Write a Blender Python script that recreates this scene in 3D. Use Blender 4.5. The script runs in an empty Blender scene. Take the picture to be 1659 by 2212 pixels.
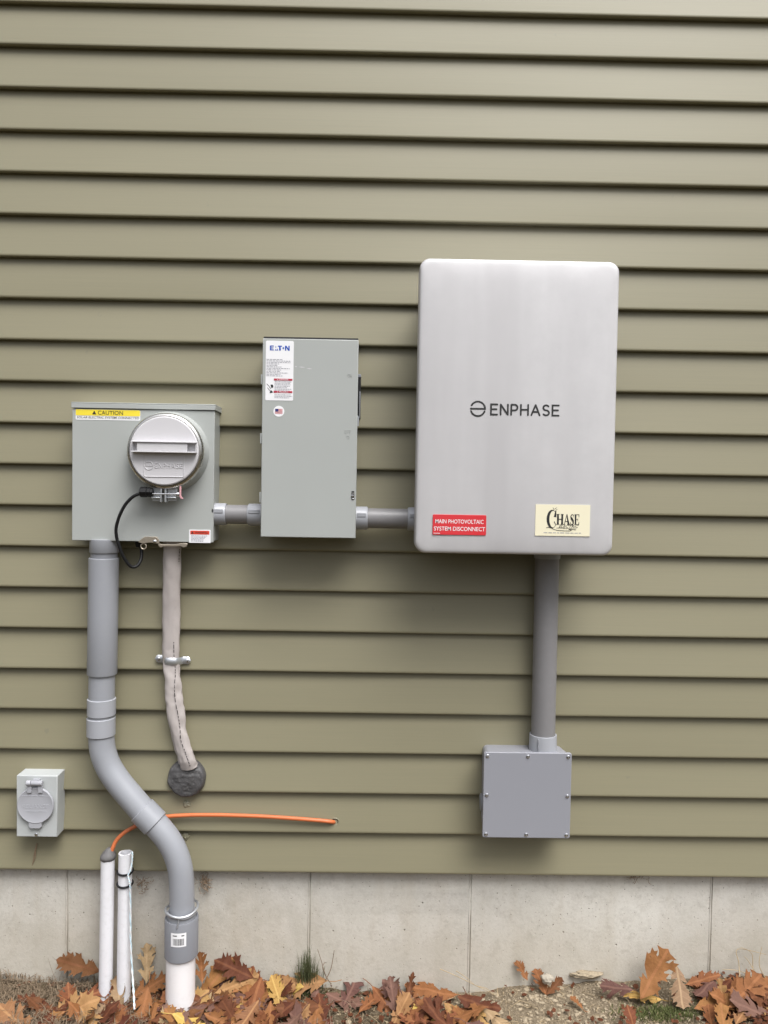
import bpy, math, random
from mathutils import Vector, Matrix, noise
random.seed(11)
R = math.radians
S = bpy.context.scene
COL = S.collection

# ------------------------------------------------------------------ camera
F, W, H = 1661.0, 1659.0, 2212.0                 # focal length and frame, in the same pixels
CAM_D, CAM_Z = 1.9078, 1.167                     # distance from the siding, height above the ground
PITCH, YAW, ROLL = 0.0312, 0.0106, 0.0168
STEP = 0.1016                                    # siding exposure
Z_TOP_LIP = CAM_Z + 1.163                        # height of the topmost lip in view
cy, sy, cp, sp, cr, sr = math.cos(YAW), math.sin(YAW), math.cos(PITCH), math.sin(PITCH), math.cos(ROLL), math.sin(ROLL)
right0 = Vector((cy, -sy, 0)); fwd0 = Vector((sy, cy, 0)); up0 = Vector((0, 0, 1))
FWD = cp * fwd0 - sp * up0
u2 = sp * fwd0 + cp * up0
RIGHT = cr * right0 + sr * u2
UP = -sr * right0 + cr * u2
CPOS = Vector((0, -CAM_D, CAM_Z))
cam_d = bpy.data.cameras.new('camera')
cam = bpy.data.objects.new('camera', cam_d); COL.objects.link(cam)
cam_d.sensor_fit = 'HORIZONTAL'; cam_d.sensor_width = 36; cam_d.lens = 36 * F / W
cam_d.clip_start = 0.05; cam_d.clip_end = 500
m = Matrix((RIGHT, UP, -FWD)).transposed().to_4x4(); m.translation = CPOS
cam.matrix_world = m
S.camera = cam

# ------------------------------------------------------------------ light: overcast
SUN_EL, SUN_AZ = R(60), R(30)                    # azimuth measured from straight behind the camera to the right
w = bpy.data.worlds.new('World'); S.world = w; w.use_nodes = True
nt = w.node_tree; nt.nodes.clear()
wo = nt.nodes.new('ShaderNodeOutputWorld'); bg = nt.nodes.new('ShaderNodeBackground')
sky = nt.nodes.new('ShaderNodeTexSky'); sky.sky_type = 'NISHITA'; sky.sun_disc = False
sky.sun_elevation = SUN_EL; sky.sun_rotation = math.pi - SUN_AZ
sky.air_density = 1.0; sky.dust_density = 3.0; sky.ozone_density = 1.0
hs = nt.nodes.new('ShaderNodeHueSaturation'); hs.inputs['Saturation'].default_value = 0.22
tcw = nt.nodes.new('ShaderNodeTexCoord'); sxw = nt.nodes.new('ShaderNodeSeparateXYZ'); nt.links.new(tcw.outputs['Generated'], sxw.inputs[0])
rw = nt.nodes.new('ShaderNodeValToRGB'); e = rw.color_ramp.elements           # overcast: the zenith three times as bright as the horizon
e[0].position = 0; e[0].color = (.15, .15, .15, 1); e[1].position = 1; e[1].color = (1.9, 1.9, 1.9, 1)
nt.links.new(sxw.outputs['Z'], rw.inputs[0])
mw = nt.nodes.new('ShaderNodeMix'); mw.data_type = 'RGBA'; mw.blend_type = 'MULTIPLY'; mw.inputs[0].default_value = 1
nt.links.new(sky.outputs[0], hs.inputs['Color']); nt.links.new(hs.outputs[0], mw.inputs[6]); nt.links.new(rw.outputs[0], mw.inputs[7])
nt.links.new(mw.outputs[2], bg.inputs['Color'])
bg.inputs['Strength'].default_value = 0.13
nt.links.new(bg.outputs[0], wo.inputs[0])
sd = bpy.data.lights.new('sun', 'SUN'); sd.energy = 2.0; sd.angle = R(36); sd.color = (1, .982, .955)
so = bpy.data.objects.new('sun', sd); COL.objects.link(so)
sdir = Vector((math.sin(SUN_AZ) * math.cos(SUN_EL), -math.cos(SUN_AZ) * math.cos(SUN_EL), math.sin(SUN_EL)))
so.rotation_euler = sdir.to_track_quat('Z', 'Y').to_euler(); so.location = (1, -3, 5)
S.view_settings.view_transform = 'Standard'; S.view_settings.look = 'None'
S.view_settings.exposure = 0.62; S.view_settings.gamma = 1
S.render.engine = 'CYCLES'

# ------------------------------------------------------------------ helpers
def at(px, py, d):
    """world point on the plane d metres in front of the siding that the photograph shows at px, py"""
    r = RIGHT * ((px - W / 2) / F) - UP * ((py - H / 2) / F) + FWD
    return CPOS + r * ((CAM_D - d) / r.y)

def tag(o, label=None, cat=None, group=None, kind=None):
    if label: o['label'] = label
    if cat: o['category'] = cat
    if group: o['group'] = group
    if kind: o['kind'] = kind
    return o

def thing(name, label, cat, loc, group=None):
    o = bpy.data.objects.new(name, None); COL.objects.link(o)
    o.empty_display_size = .05; o.location = loc
    return tag(o, label, cat, group)

def world_of(o):
    v = Vector((0, 0, 0))
    while o: v += o.location; o = o.parent
    return v

class MB:
    def __init__(s): s.v = []; s.f = []; s.uv = None
    def add(s, vs, fs):
        b = len(s.v); s.v += [Vector(p) for p in vs]; s.f += [tuple(b + i for i in f) for f in fs]; return s
    def box(s, x0, x1, y0, y1, z0, z1, top=None):
        tx = top or (0, 0)                      # optional inset of the y0 (front) end
        a, b = tx
        return s.add([(x0 + a, y0, z0 + b), (x1 - a, y0, z0 + b), (x1 - a, y0, z1 - b), (x0 + a, y0, z1 - b),
                      (x0, y1, z0), (x1, y1, z0), (x1, y1, z1), (x0, y1, z1)],
                     [(0, 1, 2, 3), (5, 4, 7, 6), (4, 0, 3, 7), (1, 5, 6, 2), (3, 2, 6, 7), (4, 5, 1, 0)])
    def loops(s, rings, cap0=True, cap1=True):
        n = len(rings[0]); b = len(s.v)
        for r in rings: s.v += [Vector(p) for p in r]
        for k in range(len(rings) - 1):
            for i in range(n):
                j = (i + 1) % n
                s.f.append((b + k * n + i, b + k * n + j, b + (k + 1) * n + j, b + (k + 1) * n + i))
        if cap0: s.f.append(tuple(b + i for i in reversed(range(n))))
        if cap1: s.f.append(tuple(b + (len(rings) - 1) * n + i for i in range(n)))
        return s
    def tube(s, path, rad, n=20, cap=True, flat=None, wob=None):
        path = [Vector(p) for p in path]; N = len(path)
        rs = rad if isinstance(rad, (list, tuple)) else [rad] * N
        rings = []; prev = None
        for i, p in enumerate(path):
            t = (path[min(i + 1, N - 1)] - path[max(i - 1, 0)])
            if t.length < 1e-9: t = Vector((0, 0, 1))
            t.normalize()
            if prev is None:
                a = Vector((0, -1, 0)) if abs(t.y) < .8 else Vector((1, 0, 0))
            else: a = prev
            a = (a - t * a.dot(t)).normalized(); prev = a
            b = t.cross(a)
            ring = []
            for k in range(n):
                g = 2 * math.pi * k / n
                ra = rs[i] * (flat if flat else 1); rb = rs[i]
                q = 1 + (wob(i, g) if wob else 0)
                ring.append(p + a * (ra * math.cos(g) * q) + b * (rb * math.sin(g) * q))
            rings.append(ring)
        return s.loops(rings, cap, cap)
    def lathe(s, c, prof, axis='y', n=48, cap0=True, cap1=True):
        """prof = list of (offset along axis, radius)"""
        c = Vector(c); rings = []
        for o, r in prof:
            ring = []
            for k in range(n):
                g = 2 * math.pi * k / n
                if axis == 'y': ring.append(c + Vector((r * math.cos(g), o, r * math.sin(g))))
                elif axis == 'z': ring.append(c + Vector((r * math.sin(g), r * math.cos(g), o)))
                else: ring.append(c + Vector((o, r * math.cos(g), r * math.sin(g))))
            rings.append(ring)
        return s.loops(rings, cap0, cap1)
    def prism(s, poly, y0, y1):
        """poly in (x, z), y0 = front"""
        n = len(poly)
        if sum(poly[i][0] * poly[(i + 1) % n][1] - poly[(i + 1) % n][0] * poly[i][1] for i in range(n)) < 0: poly = poly[::-1]
        return s.add([(x, y0, z) for x, z in poly] + [(x, y1, z) for x, z in poly],
                     [tuple(range(n)), tuple(range(2 * n - 1, n - 1, -1))] + [(i + n, (i + 1) % n + n, (i + 1) % n, i) for i in range(n)])
    def build(s, name, mat, parent=None, smooth=40, bevel=0, seg=2, loc=None, sub=0):
        off = world_of(parent) if parent else Vector(loc or (0, 0, 0))
        me = bpy.data.meshes.new(name)
        me.from_pydata([tuple(v - off) for v in s.v], [], s.f); me.validate()
        if s.uv:
            l = me.uv_layers.new(name='UVMap')
            for lp in me.loops: l.data[lp.index].uv = s.uv[lp.vertex_index]
        me.materials.append(mat)
        if smooth:
            me.shade_smooth(); me.set_sharp_from_angle(angle=R(smooth))
        o = bpy.data.objects.new(name, me); COL.objects.link(o)
        if parent: o.parent = parent
        else: o.location = off
        if sub:
            q = o.modifiers.new('sub', 'SUBSURF'); q.levels = q.render_levels = sub
        if bevel:
            q = o.modifiers.new('bevel', 'BEVEL'); q.width = bevel; q.segments = seg; q.limit_method = 'ANGLE'; q.angle_limit = R(35)
            q.harden_normals = False
        return o

def rrect(x0, x1, z0, z1, r, n=6):
    out = []
    for cx, cz, a0 in ((x1 - r, z0 + r, -90), (x1 - r, z1 - r, 0), (x0 + r, z1 - r, 90), (x0 + r, z0 + r, 180)):
        for k in range(n + 1):
            a = R(a0 + 90 * k / n); out.append((cx + r * math.cos(a), cz + r * math.sin(a)))
    return out

def smoothpath(pts, n=8):
    P = [Vector(p) for p in pts]; out = []
    for i in range(len(P) - 1):
        p0 = P[max(i - 1, 0)]; p1 = P[i]; p2 = P[i + 1]; p3 = P[min(i + 2, len(P) - 1)]
        for k in range(n):
            t = k / n
            out.append(.5 * ((2 * p1) + (p2 - p0) * t + (2 * p0 - 5 * p1 + 4 * p2 - p3) * t * t + (3 * p1 - p0 - 3 * p2 + p3) * t ** 3))
    out.append(P[-1]); return out

def ribbon(mb, pts, wd, y, thick=.0003, round_=True):
    """flat pen stroke in the xz plane"""
    P = [Vector((a, b)) for a, b in pts]; L = []; Rr = []; N = len(P)
    closed = (P[0] - P[-1]).length < 1e-6
    for i, p in enumerate(P):
        if closed: t0 = (P[i] - P[i - 1 if i else N - 2]).normalized(); t1 = (P[i + 1 if i < N - 1 else 1] - P[i]).normalized()
        else:
            t1 = (P[min(i + 1, N - 1)] - P[min(i, N - 2)]).normalized(); t0 = (P[max(i, 1)] - P[max(i, 1) - 1]).normalized()
        t = (t0 + t1).normalized(); nn = Vector((-t.y, t.x)); k = 1 / max(.5, nn.dot(Vector((-t1.y, t1.x))))
        L.append(p + nn * wd / 2 * k); Rr.append(p - nn * wd / 2 * k)
    for i in range(N - 1):
        mb.add([(q.x, y, q.y) for q in (Rr[i], Rr[i + 1], L[i + 1], L[i])], [(0, 1, 2, 3)])
    if round_ and not closed:
        for e, o in ((0, 1), (N - 1, N - 2)):
            d = (P[e] - P[o]).normalized(); a0 = math.atan2(d.y, d.x)
            arc = [(P[e].x + wd / 2 * math.cos(a0 + R(g)), y, P[e].y + wd / 2 * math.sin(a0 + R(g))) for g in range(-90, 91, 30)]
            mb.add(arc, [tuple(range(len(arc)))])

def arc(cx, cz, rx, rz, a0, a1, n=14):
    return [(cx + rx * math.cos(R(a0 + (a1 - a0) * k / n)), cz + rz * math.sin(R(a0 + (a1 - a0) * k / n))) for k in range(n + 1)]

LET = {   # single-stroke capitals in a 1-high cell
    'E': (.62, [[(.62, 1), (0, 1), (0, 0), (.62, 0)], [(0, .52), (.55, .52)]]),
    'N': (.72, [[(0, 0), (0, 1)], [(.02, .97), (.70, .03)], [(.72, 0), (.72, 1)]]),
    'P': (.62, [[(0, 0), (0, 1)], [(0, 1), (.34, 1)] + arc(.34, .72, .28, .28, 90, -90, 8) + [(0, .44)]]),
    'H': (.72, [[(0, 0), (0, 1)], [(.72, 0), (.72, 1)], [(0, .52), (.72, .52)]]),
    'A': (.82, [[(0, 0), (.40, .99)], [(.42, .99), (.82, 0)], [(.14, .33), (.68, .33)]]),
    'S': (.6, [arc(.3, .75, .28, .25, 35, 270, 9) + arc(.3, .25, .3, .25, 90, -145, 9)]),
    'R': (.62, [[(0, 0), (0, 1)], [(0, 1), (.34, 1)] + arc(.34, .73, .27, .27, 90, -90, 8) + [(0, .46)], [(.3, .46), (.62, 0)]]),
    'L': (.52, [[(0, 1), (0, 0), (.52, 0)]]), 'I': (.02, [[(0, 0), (0, 1)]]),
    'C': (.7, [arc(.4, .5, .4, .5, 48, 312, 14)]),
    'O': (.8, [arc(.4, .5, .4, .5, 0, 360, 20)]), 'F': (.56, [[(.56, 1), (0, 1), (0, 0)], [(0, .52), (.5, .52)]]),
}
def strokes(word, x0, x1, z0, z1, gap=.34):
    adv = sum(LET[c][0] for c in word) + gap * (len(word) - 1)
    sx = (x1 - x0) / adv; sz = z1 - z0; x = x0; out = []
    for c in word:
        wd, st = LET[c]
        for l in st: out.append([(x + a * sx, z0 + b * sz) for a, b in l])
        x += (wd + gap) * sx
    return [[p for i, p in enumerate(l) if i == 0 or math.hypot(p[0] - l[i - 1][0], p[1] - l[i - 1][1]) > 1e-6] for l in out]

def text(mb, s, x0, x1, zc, y, h=None, shear=0, drop=0, sx=None):
    """flat lettering fitted between x0 and x1, centred on height zc, optional height h; drop = fall across the width"""
    cu = bpy.data.curves.new('t', 'FONT'); cu.body = s; cu.size = 1; cu.shear = shear; cu.offset = .006; cu.resolution_u = 3
    o = bpy.data.objects.new('t', cu); COL.objects.link(o)
    dg = bpy.context.evaluated_depsgraph_get(); dg.update()
    me = bpy.data.meshes.new_from_object(o.evaluated_get(dg))
    xs = [v.co.x for v in me.vertices]; ys = [v.co.y for v in me.vertices]
    a, b, c, d = min(xs), max(xs), min(ys), max(ys)
    kx = (x1 - x0) / (b - a); kz = h / (d - c) if h else kx
    z0 = zc - kz * (d - c) / 2
    mb.add([(x0 + (v.co.x - a) * kx, y, z0 + (v.co.y - c) * kz - drop * (v.co.x - a) / (b - a)) for v in me.vertices], [tuple(p.vertices) for p in me.polygons])
    bpy.data.objects.remove(o); bpy.data.meshes.remove(me); bpy.data.curves.remove(cu)

# ------------------------------------------------------------------ materials
def nodes(name):
    mt = bpy.data.materials.new(name); mt.use_nodes = True
    t = mt.node_tree; b = t.nodes['Principled BSDF']
    return mt, t, b
def N(t, kind, **kw):
    n = t.nodes.new(kind)
    for k, v in kw.items():
        if k in n.inputs: n.inputs[k].default_value = v
        else: setattr(n, k, v)
    return n
def mix(t, fac, a, b, mode='MIX'):
    n = t.nodes.new('ShaderNodeMix'); n.data_type = 'RGBA'; n.blend_type = mode
    for s, v in ((n.inputs[0], fac), (n.inputs[6], a), (n.inputs[7], b)):
        if hasattr(v, 'links') or isinstance(v, bpy.types.NodeSocket): t.links.new(v, s)
        elif isinstance(v, tuple): s.default_value = (*v, 1) if len(v) == 3 else v
        else: s.default_value = v
    return n.outputs[2]
def coords(t, scale=(1, 1, 1), rnd=False):
    tc = t.nodes.new('ShaderNodeTexCoord'); mp = t.nodes.new('ShaderNodeMapping')
    mp.inputs['Scale'].default_value = scale
    t.links.new(tc.outputs['Object'], mp.inputs['Vector']); return mp.outputs[0]
def ramp(t, src, *stops):
    r = t.nodes.new('ShaderNodeValToRGB'); e = r.color_ramp.elements
    while len(e) < len(stops): e.new(.5)
    for el, (p, c) in zip(e, stops):
        el.position = p; el.color = (*c, 1) if isinstance(c, tuple) else (c, c, c, 1)
    t.links.new(src, r.inputs[0]); return r.outputs[0]
def noisetex(t, vec, scale, detail=4, rough=.55):
    n = t.nodes.new('ShaderNodeTexNoise'); n.inputs['Scale'].default_value = scale
    n.inputs['Detail'].default_value = detail; n.inputs['Roughness'].default_value = rough
    t.links.new(vec, n.inputs['Vector']); return n.outputs['Fac']
def bump(t, b, src, strength, dist=.001):
    n = t.nodes.new('ShaderNodeBump'); n.inputs['Strength'].default_value = strength; n.inputs['Distance'].default_value = dist
    t.links.new(src, n.inputs['Height']); t.links.new(n.outputs[0], b.inputs['Normal'])

def paint(name, c, rough=.45, metal=0., var=.06, scale=6, orange=.0, spec=.5, dirt=0, dirtc=(.16, .13, .09)):
    mt, t, b = nodes(name); v = coords(t)
    f = noisetex(t, v, scale, 5)
    lo = tuple(x * (1 - var) for x in c); hi = tuple(min(1, x * (1 + var)) for x in c)
    col = mix(t, f, lo, hi)
    if dirt:
        d = ramp(t, noisetex(t, v, scale * 5, 8, .7), (.52, 0.), (.75, dirt))
        col = mix(t, d, col, dirtc)
    t.links.new(col, b.inputs['Base Color'])
    b.inputs['Metallic'].default_value = metal; b.inputs['Specular IOR Level'].default_value = spec
    t.links.new(ramp(t, noisetex(t, v, scale * 3, 6), (.3, max(0., rough - .07)), (.7, min(1., rough + .07))), b.inputs['Roughness'])
    if orange: bump(t, b, noisetex(t, v, 900, 2), orange, .0004)
    return mt

def mat_siding():
    mt, t, b = nodes('olive_vinyl')
    v = coords(t, (1.2, 40, 140)); g = noisetex(t, v, 3.0, 6, .6)
    v2 = coords(t); big = noisetex(t, v2, 1.1, 4)
    col = mix(t, big, (.210, .193, .124), (.236, .217, .142))
    col = mix(t, ramp(t, g, (.35, 0.), (.7, .35)), col, (.258, .234, .148))
    sp = ramp(t, noisetex(t, v2, 30, 3, .5), (.74, 0.), (.80, .45))
    col = mix(t, sp, col, (.17, .155, .115))
    t.links.new(col, b.inputs['Base Color'])
    b.inputs['Roughness'].default_value = .52; b.inputs['Specular IOR Level'].default_value = .6
    bump(t, b, g, .16, .0008)
    return mt

def mat_concrete():
    mt, t, b = nodes('foundation_concrete'); v = coords(t)
    def M(op, a, bb=None, c=None):
        n = t.nodes.new('ShaderNodeMath'); n.operation = op
        for i, q in enumerate((a, bb, c)):
            if q is None: continue
            if isinstance(q, (int, float)): n.inputs[i].default_value = q
            else: t.links.new(q, n.inputs[i])
        return n.outputs[0]
    a = noisetex(t, v, 2.3, 8, .62); c2 = noisetex(t, v, 34, 8, .75); c3 = noisetex(t, v, 9, 8, .7)
    col = mix(t, ramp(t, a, (.3, 0.), (.7, 1.)), (.46, .445, .405), (.62, .60, .55))
    col = mix(t, ramp(t, c3, (.42, .0), (.62, .55)), col, (.60, .575, .53))
    col = mix(t, ramp(t, c2, (.50, .0), (.72, .5)), col, (.36, .335, .295))
    col = mix(t, ramp(t, noisetex(t, v, 130, 6, .7), (.52, .0), (.68, .28)), col, (.32, .30, .26))
    st = ramp(t, noisetex(t, coords(t, (7, 7, 1.3)), 2, 6, .6), (.5, 0.), (.72, .35))
    col = mix(t, st, col, (.40, .355, .28))
    pits = None
    for sc, k0, k1, off in ((22, .30, -.235, 0), (55, .55, -.455, 5), (110, .9, -.74, 9)):
        vo = t.nodes.new('ShaderNodeTexVoronoi'); vo.inputs['Scale'].default_value = sc
        vo.voronoi_dimensions = '2D'; sq = t.nodes.new('ShaderNodeSeparateXYZ'); cq = t.nodes.new('ShaderNodeCombineXYZ')
        t.links.new(coords(t), sq.inputs[0]); t.links.new(sq.outputs['X'], cq.inputs[0]); t.links.new(sq.outputs['Z'], cq.inputs[1]); t.links.new(cq.outputs[0], vo.inputs['Vector'])
        sepc = t.nodes.new('ShaderNodeSeparateColor'); t.links.new(vo.outputs['Color'], sepc.inputs[0])
        p_ = ramp(t, M('SUBTRACT', M('MULTIPLY_ADD', sepc.outputs[0], k0, k1), vo.outputs['Distance']), (.0, 0.), (.05, 1.))
        p_ = M('MULTIPLY', p_, 1.0 if sc < 100 else .6)
        pits = p_ if pits is None else M('MAXIMUM', pits, p_)
    col = mix(t, pits, col, (.13, .115, .095))
    # splash stains rising from the soil
    geo = t.nodes.new('ShaderNodeTexCoord'); sx = t.nodes.new('ShaderNodeSeparateXYZ'); t.links.new(geo.outputs['Object'], sx.inputs[0])
    sp = ramp(t, M('MULTIPLY_ADD', a, .25, sx.outputs['Z']), (.12, .35), (.26, 0.))
    col = mix(t, sp, col, (.37, .31, .22))
    t.links.new(col, b.inputs['Base Color']); b.inputs['Roughness'].default_value = .9; b.inputs['Specular IOR Level'].default_value = .2
    bump(t, b, M('SUBTRACT', c2, pits), .6, .0025)
    return mt

def mat_ground():
    mt, t, b = nodes('soil'); v = coords(t)
    a = noisetex(t, v, 5, 8, .65); f = noisetex(t, v, 160, 6, .7)
    col = mix(t, a, (.075, .055, .034), (.16, .12, .076))
    col = mix(t, ramp(t, f, (.45, 0.), (.7, .7)), col, (.36, .30, .21))
    col = mix(t, ramp(t, noisetex(t, v, 45, 4), (.55, 0.), (.7, .6)), col, (.06, .045, .03))
    sx = t.nodes.new('ShaderNodeSeparateXYZ'); t.links.new(coords(t), sx.inputs[0])
    ad = t.nodes.new('ShaderNodeMath'); ad.operation = 'MULTIPLY_ADD'; ad.inputs[1].default_value = .5; t.links.new(a, ad.inputs[0]); t.links.new(sx.outputs['X'], ad.inputs[2])
    sand = ramp(t, ad.outputs[0], (.30, 0.), (.52, .8), (.86, .8), (1.0, .25))
    col = mix(t, sand, col, mix(t, f, (.17, .13, .085), (.42, .345, .245)))
    yr = t.nodes.new('ShaderNodeMapRange')
    yr.inputs['From Min'].default_value = -.35; yr.inputs['From Max'].default_value = -.75; t.links.new(sx.outputs['Y'], yr.inputs['Value'])
    col = mix(t, yr.outputs[0], col, mix(t, a, (.035, .034, .016), (.085, .062, .034)))
    t.links.new(col, b.inputs['Base Color']); b.inputs['Roughness'].default_value = .95; b.inputs['Specular IOR Level'].default_value = .1
    bump(t, b, f, 1., .012); return mt

def mat_leaf(name, lo, hi, under):
    mt, t, b = nodes(name); v = coords(t)
    oi = t.nodes.new('ShaderNodeObjectInfo')
    uv = t.nodes.new('ShaderNodeUVMap'); sx = t.nodes.new('ShaderNodeSeparateXYZ'); t.links.new(uv.outputs[0], sx.inputs[0])
    def M(op, a, bb=None, c=None):
        n = t.nodes.new('ShaderNodeMath'); n.operation = op
        for i, q in enumerate((a, bb, c)):
            if q is None: continue
            if isinstance(q, (int, float)): n.inputs[i].default_value = q
            else: t.links.new(q, n.inputs[i])
        return n.outputs[0]
    lat = M('ABSOLUTE', M('SUBTRACT', sx.outputs[0], .5))           # 0 at the midrib
    fr = M('FRACT', M('MULTIPLY', M('SUBTRACT', sx.outputs[1], M('MULTIPLY', lat, .5)), 8.0))
    vein = M('LESS_THAN', M('ABSOLUTE', M('SUBTRACT', fr, .5)), .045)
    rib = M('LESS_THAN', lat, .022)
    vv = M('MAXIMUM', M('MULTIPLY', vein, .22), M('MULTIPLY', rib, .5))
    base = mix(t, noisetex(t, v, 32, 6, .65), lo, hi)
    k = t.nodes.new('ShaderNodeHueSaturation'); k.inputs['Saturation'].default_value = 1.02; t.links.new(base, k.inputs['Color'])
    t.links.new(M('MULTIPLY_ADD', oi.outputs['Random'], .60, .78), k.inputs['Value'])
    t.links.new(M('MULTIPLY_ADD', oi.outputs['Random'], .03, .485), k.inputs['Hue'])
    sp = ramp(t, noisetex(t, v, 95, 3), (.66, 0.), (.74, .8))
    col = mix(t, sp, k.outputs[0], (.05, .03, .018))
    g = t.nodes.new('ShaderNodeNewGeometry')
    col = mix(t, g.outputs['Backfacing'], col, under)
    col = mix(t, vv, col, tuple(min(1, x * 1.35) for x in hi))
    t.links.new(col, b.inputs['Base Color']); b.inputs['Roughness'].default_value = .7; b.inputs['Specular IOR Level'].default_value = .15
    bump(t, b, noisetex(t, v, 140, 5), .5, .002)
    return mt

M_SIDE = mat_siding(); M_CONC = mat_concrete(); M_SOIL = mat_ground()
M_BOX = paint('grey_enamel', (.375, .392, .380), .42, var=.03, orange=.15)
M_BOXD = paint('dark_gap', (.02, .02, .02), .7)
M_PVC = paint('grey_pvc', (.288, .298, .325), .38, var=.05, scale=9, dirt=.12, dirtc=(.40, .40, .40))
M_PVCL = paint('light_grey_pvc', (.345, .355, .385), .36, var=.05, scale=9)
M_PVCD = paint('dark_grey_pvc', (.215, .222, .245), .42, var=.05, scale=9)
M_PIPE = paint('conduit_grey', (.215, .210, .215), .42, var=.06, scale=12, dirt=.15, dirtc=(.30, .29, .29))
M_JB = paint('junction_grey', (.275, .28, .312), .4, var=.02, orange=.1)
M_WHITE = paint('white_pvc', (.80, .78, .79), .35, var=.03, dirt=.15, dirtc=(.45, .42, .38))
M_WHITE2 = paint('weathered_white_pvc', (.72, .72, .75), .5, var=.06, scale=14, dirt=.3, dirtc=(.40, .39, .37))
M_CAP = paint('pale_grey_plastic', (.57, .56, .58), .45, var=.02, orange=.1)
M_STEEL = paint('zinc_steel', (.62, .60, .57), .32, metal=1, var=.1, scale=40)
M_RING = paint('brushed_ring', (.60, .59, .56), .28, metal=1, var=.06, scale=20)
M_BRASS = paint('dull_brass', (.50, .44, .36), .42, metal=.8, var=.15, scale=60)
M_GALV = paint('galvanised', (.55, .57, .60), .38, metal=.75, var=.08, scale=50)
M_BLACK = paint('black_rubber', (.010, .010, .011), .5, var=.1, spec=.3)
M_PUTTY = paint('duct_putty', (.070, .068, .070), .5, var=.5, scale=45, dirt=.75, dirtc=(.19, .185, .18))
M_PUTTY2 = paint('grey_putty', (.135, .13, .13), .6, var=.25, scale=60)
M_ORANGE = paint('orange_jacket', (.56, .150, .050), .42, var=.06, scale=14, dirt=.12, dirtc=(.55, .25, .15))
M_SHEATH = paint('grey_sheath', (.44, .40, .385), .55, var=.08, scale=18, dirt=.25, dirtc=(.30, .27, .25))
M_PRINT = paint('black_ink', (.02, .02, .022), .5)
M_INKG = paint('grey_ink', (.30, .30, .34), .6)
M_WSTICK = paint('white_sticker', (.80, .80, .82), .4, var=.02)
M_YEL = paint('yellow_sticker', (.82, .66, .05), .4, var=.03)
M_RED = paint('red_plastic', (.62, .035, .045), .4, var=.04)
M_REDINK = paint('dark_red_ink', (.42, .03, .06), .5)
M_ORED = paint('orange_red_ink', (.62, .05, .02), .5)
M_BLUE = paint('blue_ink', (.02, .08, .42), .5)
M_NAVY = paint('navy_ink', (.03, .03, .16), .5)
M_PINKS = paint('flag_red', (.62, .16, .18), .5)
M_CREAM = paint('cream_sticker', (.80, .75, .56), .45, var=.02)
M_PINK = paint('pink_tag', (.62, .33, .36), .4)
M_INLET = paint('inlet_grey', (.44, .46, .46), .5, var=.08, scale=30, orange=.25, dirt=.15, dirtc=(.3, .3, .28))
M_FLAP = paint('inlet_flap', (.37, .375, .405), .42, var=.03)
M_CAULK = paint('clear_caulk', (.25, .235, .165), .15, var=.1)
M_STRING = paint('pull_string', (.55, .72, .80), .6, var=.15, scale=200)
M_STRINGW = paint('white_string', (.75, .77, .78), .6)
M_SCREW = paint('screw_head', (.70, .70, .72), .25, metal=1)
M_LOGO = paint('logo_black', (.025, .025, .025), .45)
M_STRAW = paint('straw', (.36, .275, .165), .7, var=.6, scale=40)
M_DGRASS = paint('dead_grass', (.185, .135, .088), .8, var=.8, scale=90)
M_GRASS = paint('grass_green', (.085, .095, .04), .6, var=.55, scale=30)
M_MOSS = paint('moss_green', (.085, .098, .026), .8, var=.5, scale=60)
M_PEB = paint('grit', (.30, .245, .17), .85, var=.6, scale=200)
M_TWIG = paint('twig', (.17, .125, .085), .8, var=.3, scale=50)
M_WEB = paint('dry_fibre', (.24, .17, .11), .9, var=.3, scale=50)
M_GREENP = paint('green_plastic', (.30, .62, .36), .35)
LEAFM = {
    'orange brown': mat_leaf('leaf_orange_brown', (.115, .043, .018), (.225, .098, .043), (.19, .115, .065)),
    'tan': mat_leaf('leaf_tan', (.175, .092, .040), (.30, .168, .078), (.235, .155, .088)),
    'dark brown': mat_leaf('leaf_dark_brown', (.058, .021, .011), (.130, .052, .025), (.14, .080, .046)),
    'yellow': mat_leaf('leaf_yellow', (.29, .170, .045), (.41, .275, .095), (.33, .23, .10)),
    'pale tan': mat_leaf('leaf_pale_tan', (.20, .130, .072), (.32, .225, .135), (.26, .19, .12)),
    'purplish brown': mat_leaf('leaf_purplish', (.085, .044, .034), (.155, .085, .064), (.17, .112, .08)),
}
def mat_cover():
    mt, t, b = nodes('silver_cover'); v = coords(t)
    band = noisetex(t, coords(t, (1, 1, .12)), 7, 3, .5); bl = noisetex(t, v, 14, 6, .65)
    col = mix(t, ramp(t, band, (.35, 0.), (.65, 1.)), (.50, .49, .50), (.625, .615, .625)); col = mix(t, ramp(t, bl, (.35, 0.), (.75, .35)), col, (.48, .475, .485))  # vertical brushed sheen bands painted into the base colour
    t.links.new(col, b.inputs['Base Color']); b.inputs['Metallic'].default_value = .28
    t.links.new(ramp(t, band, (.3, .54), (.7, .42)), b.inputs['Roughness'])
    bump(t, b, noisetex(t, coords(t, (600, 600, 6)), 1, 2), .08, .0003)
    return mt
M_COVER = mat_cover()

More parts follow.
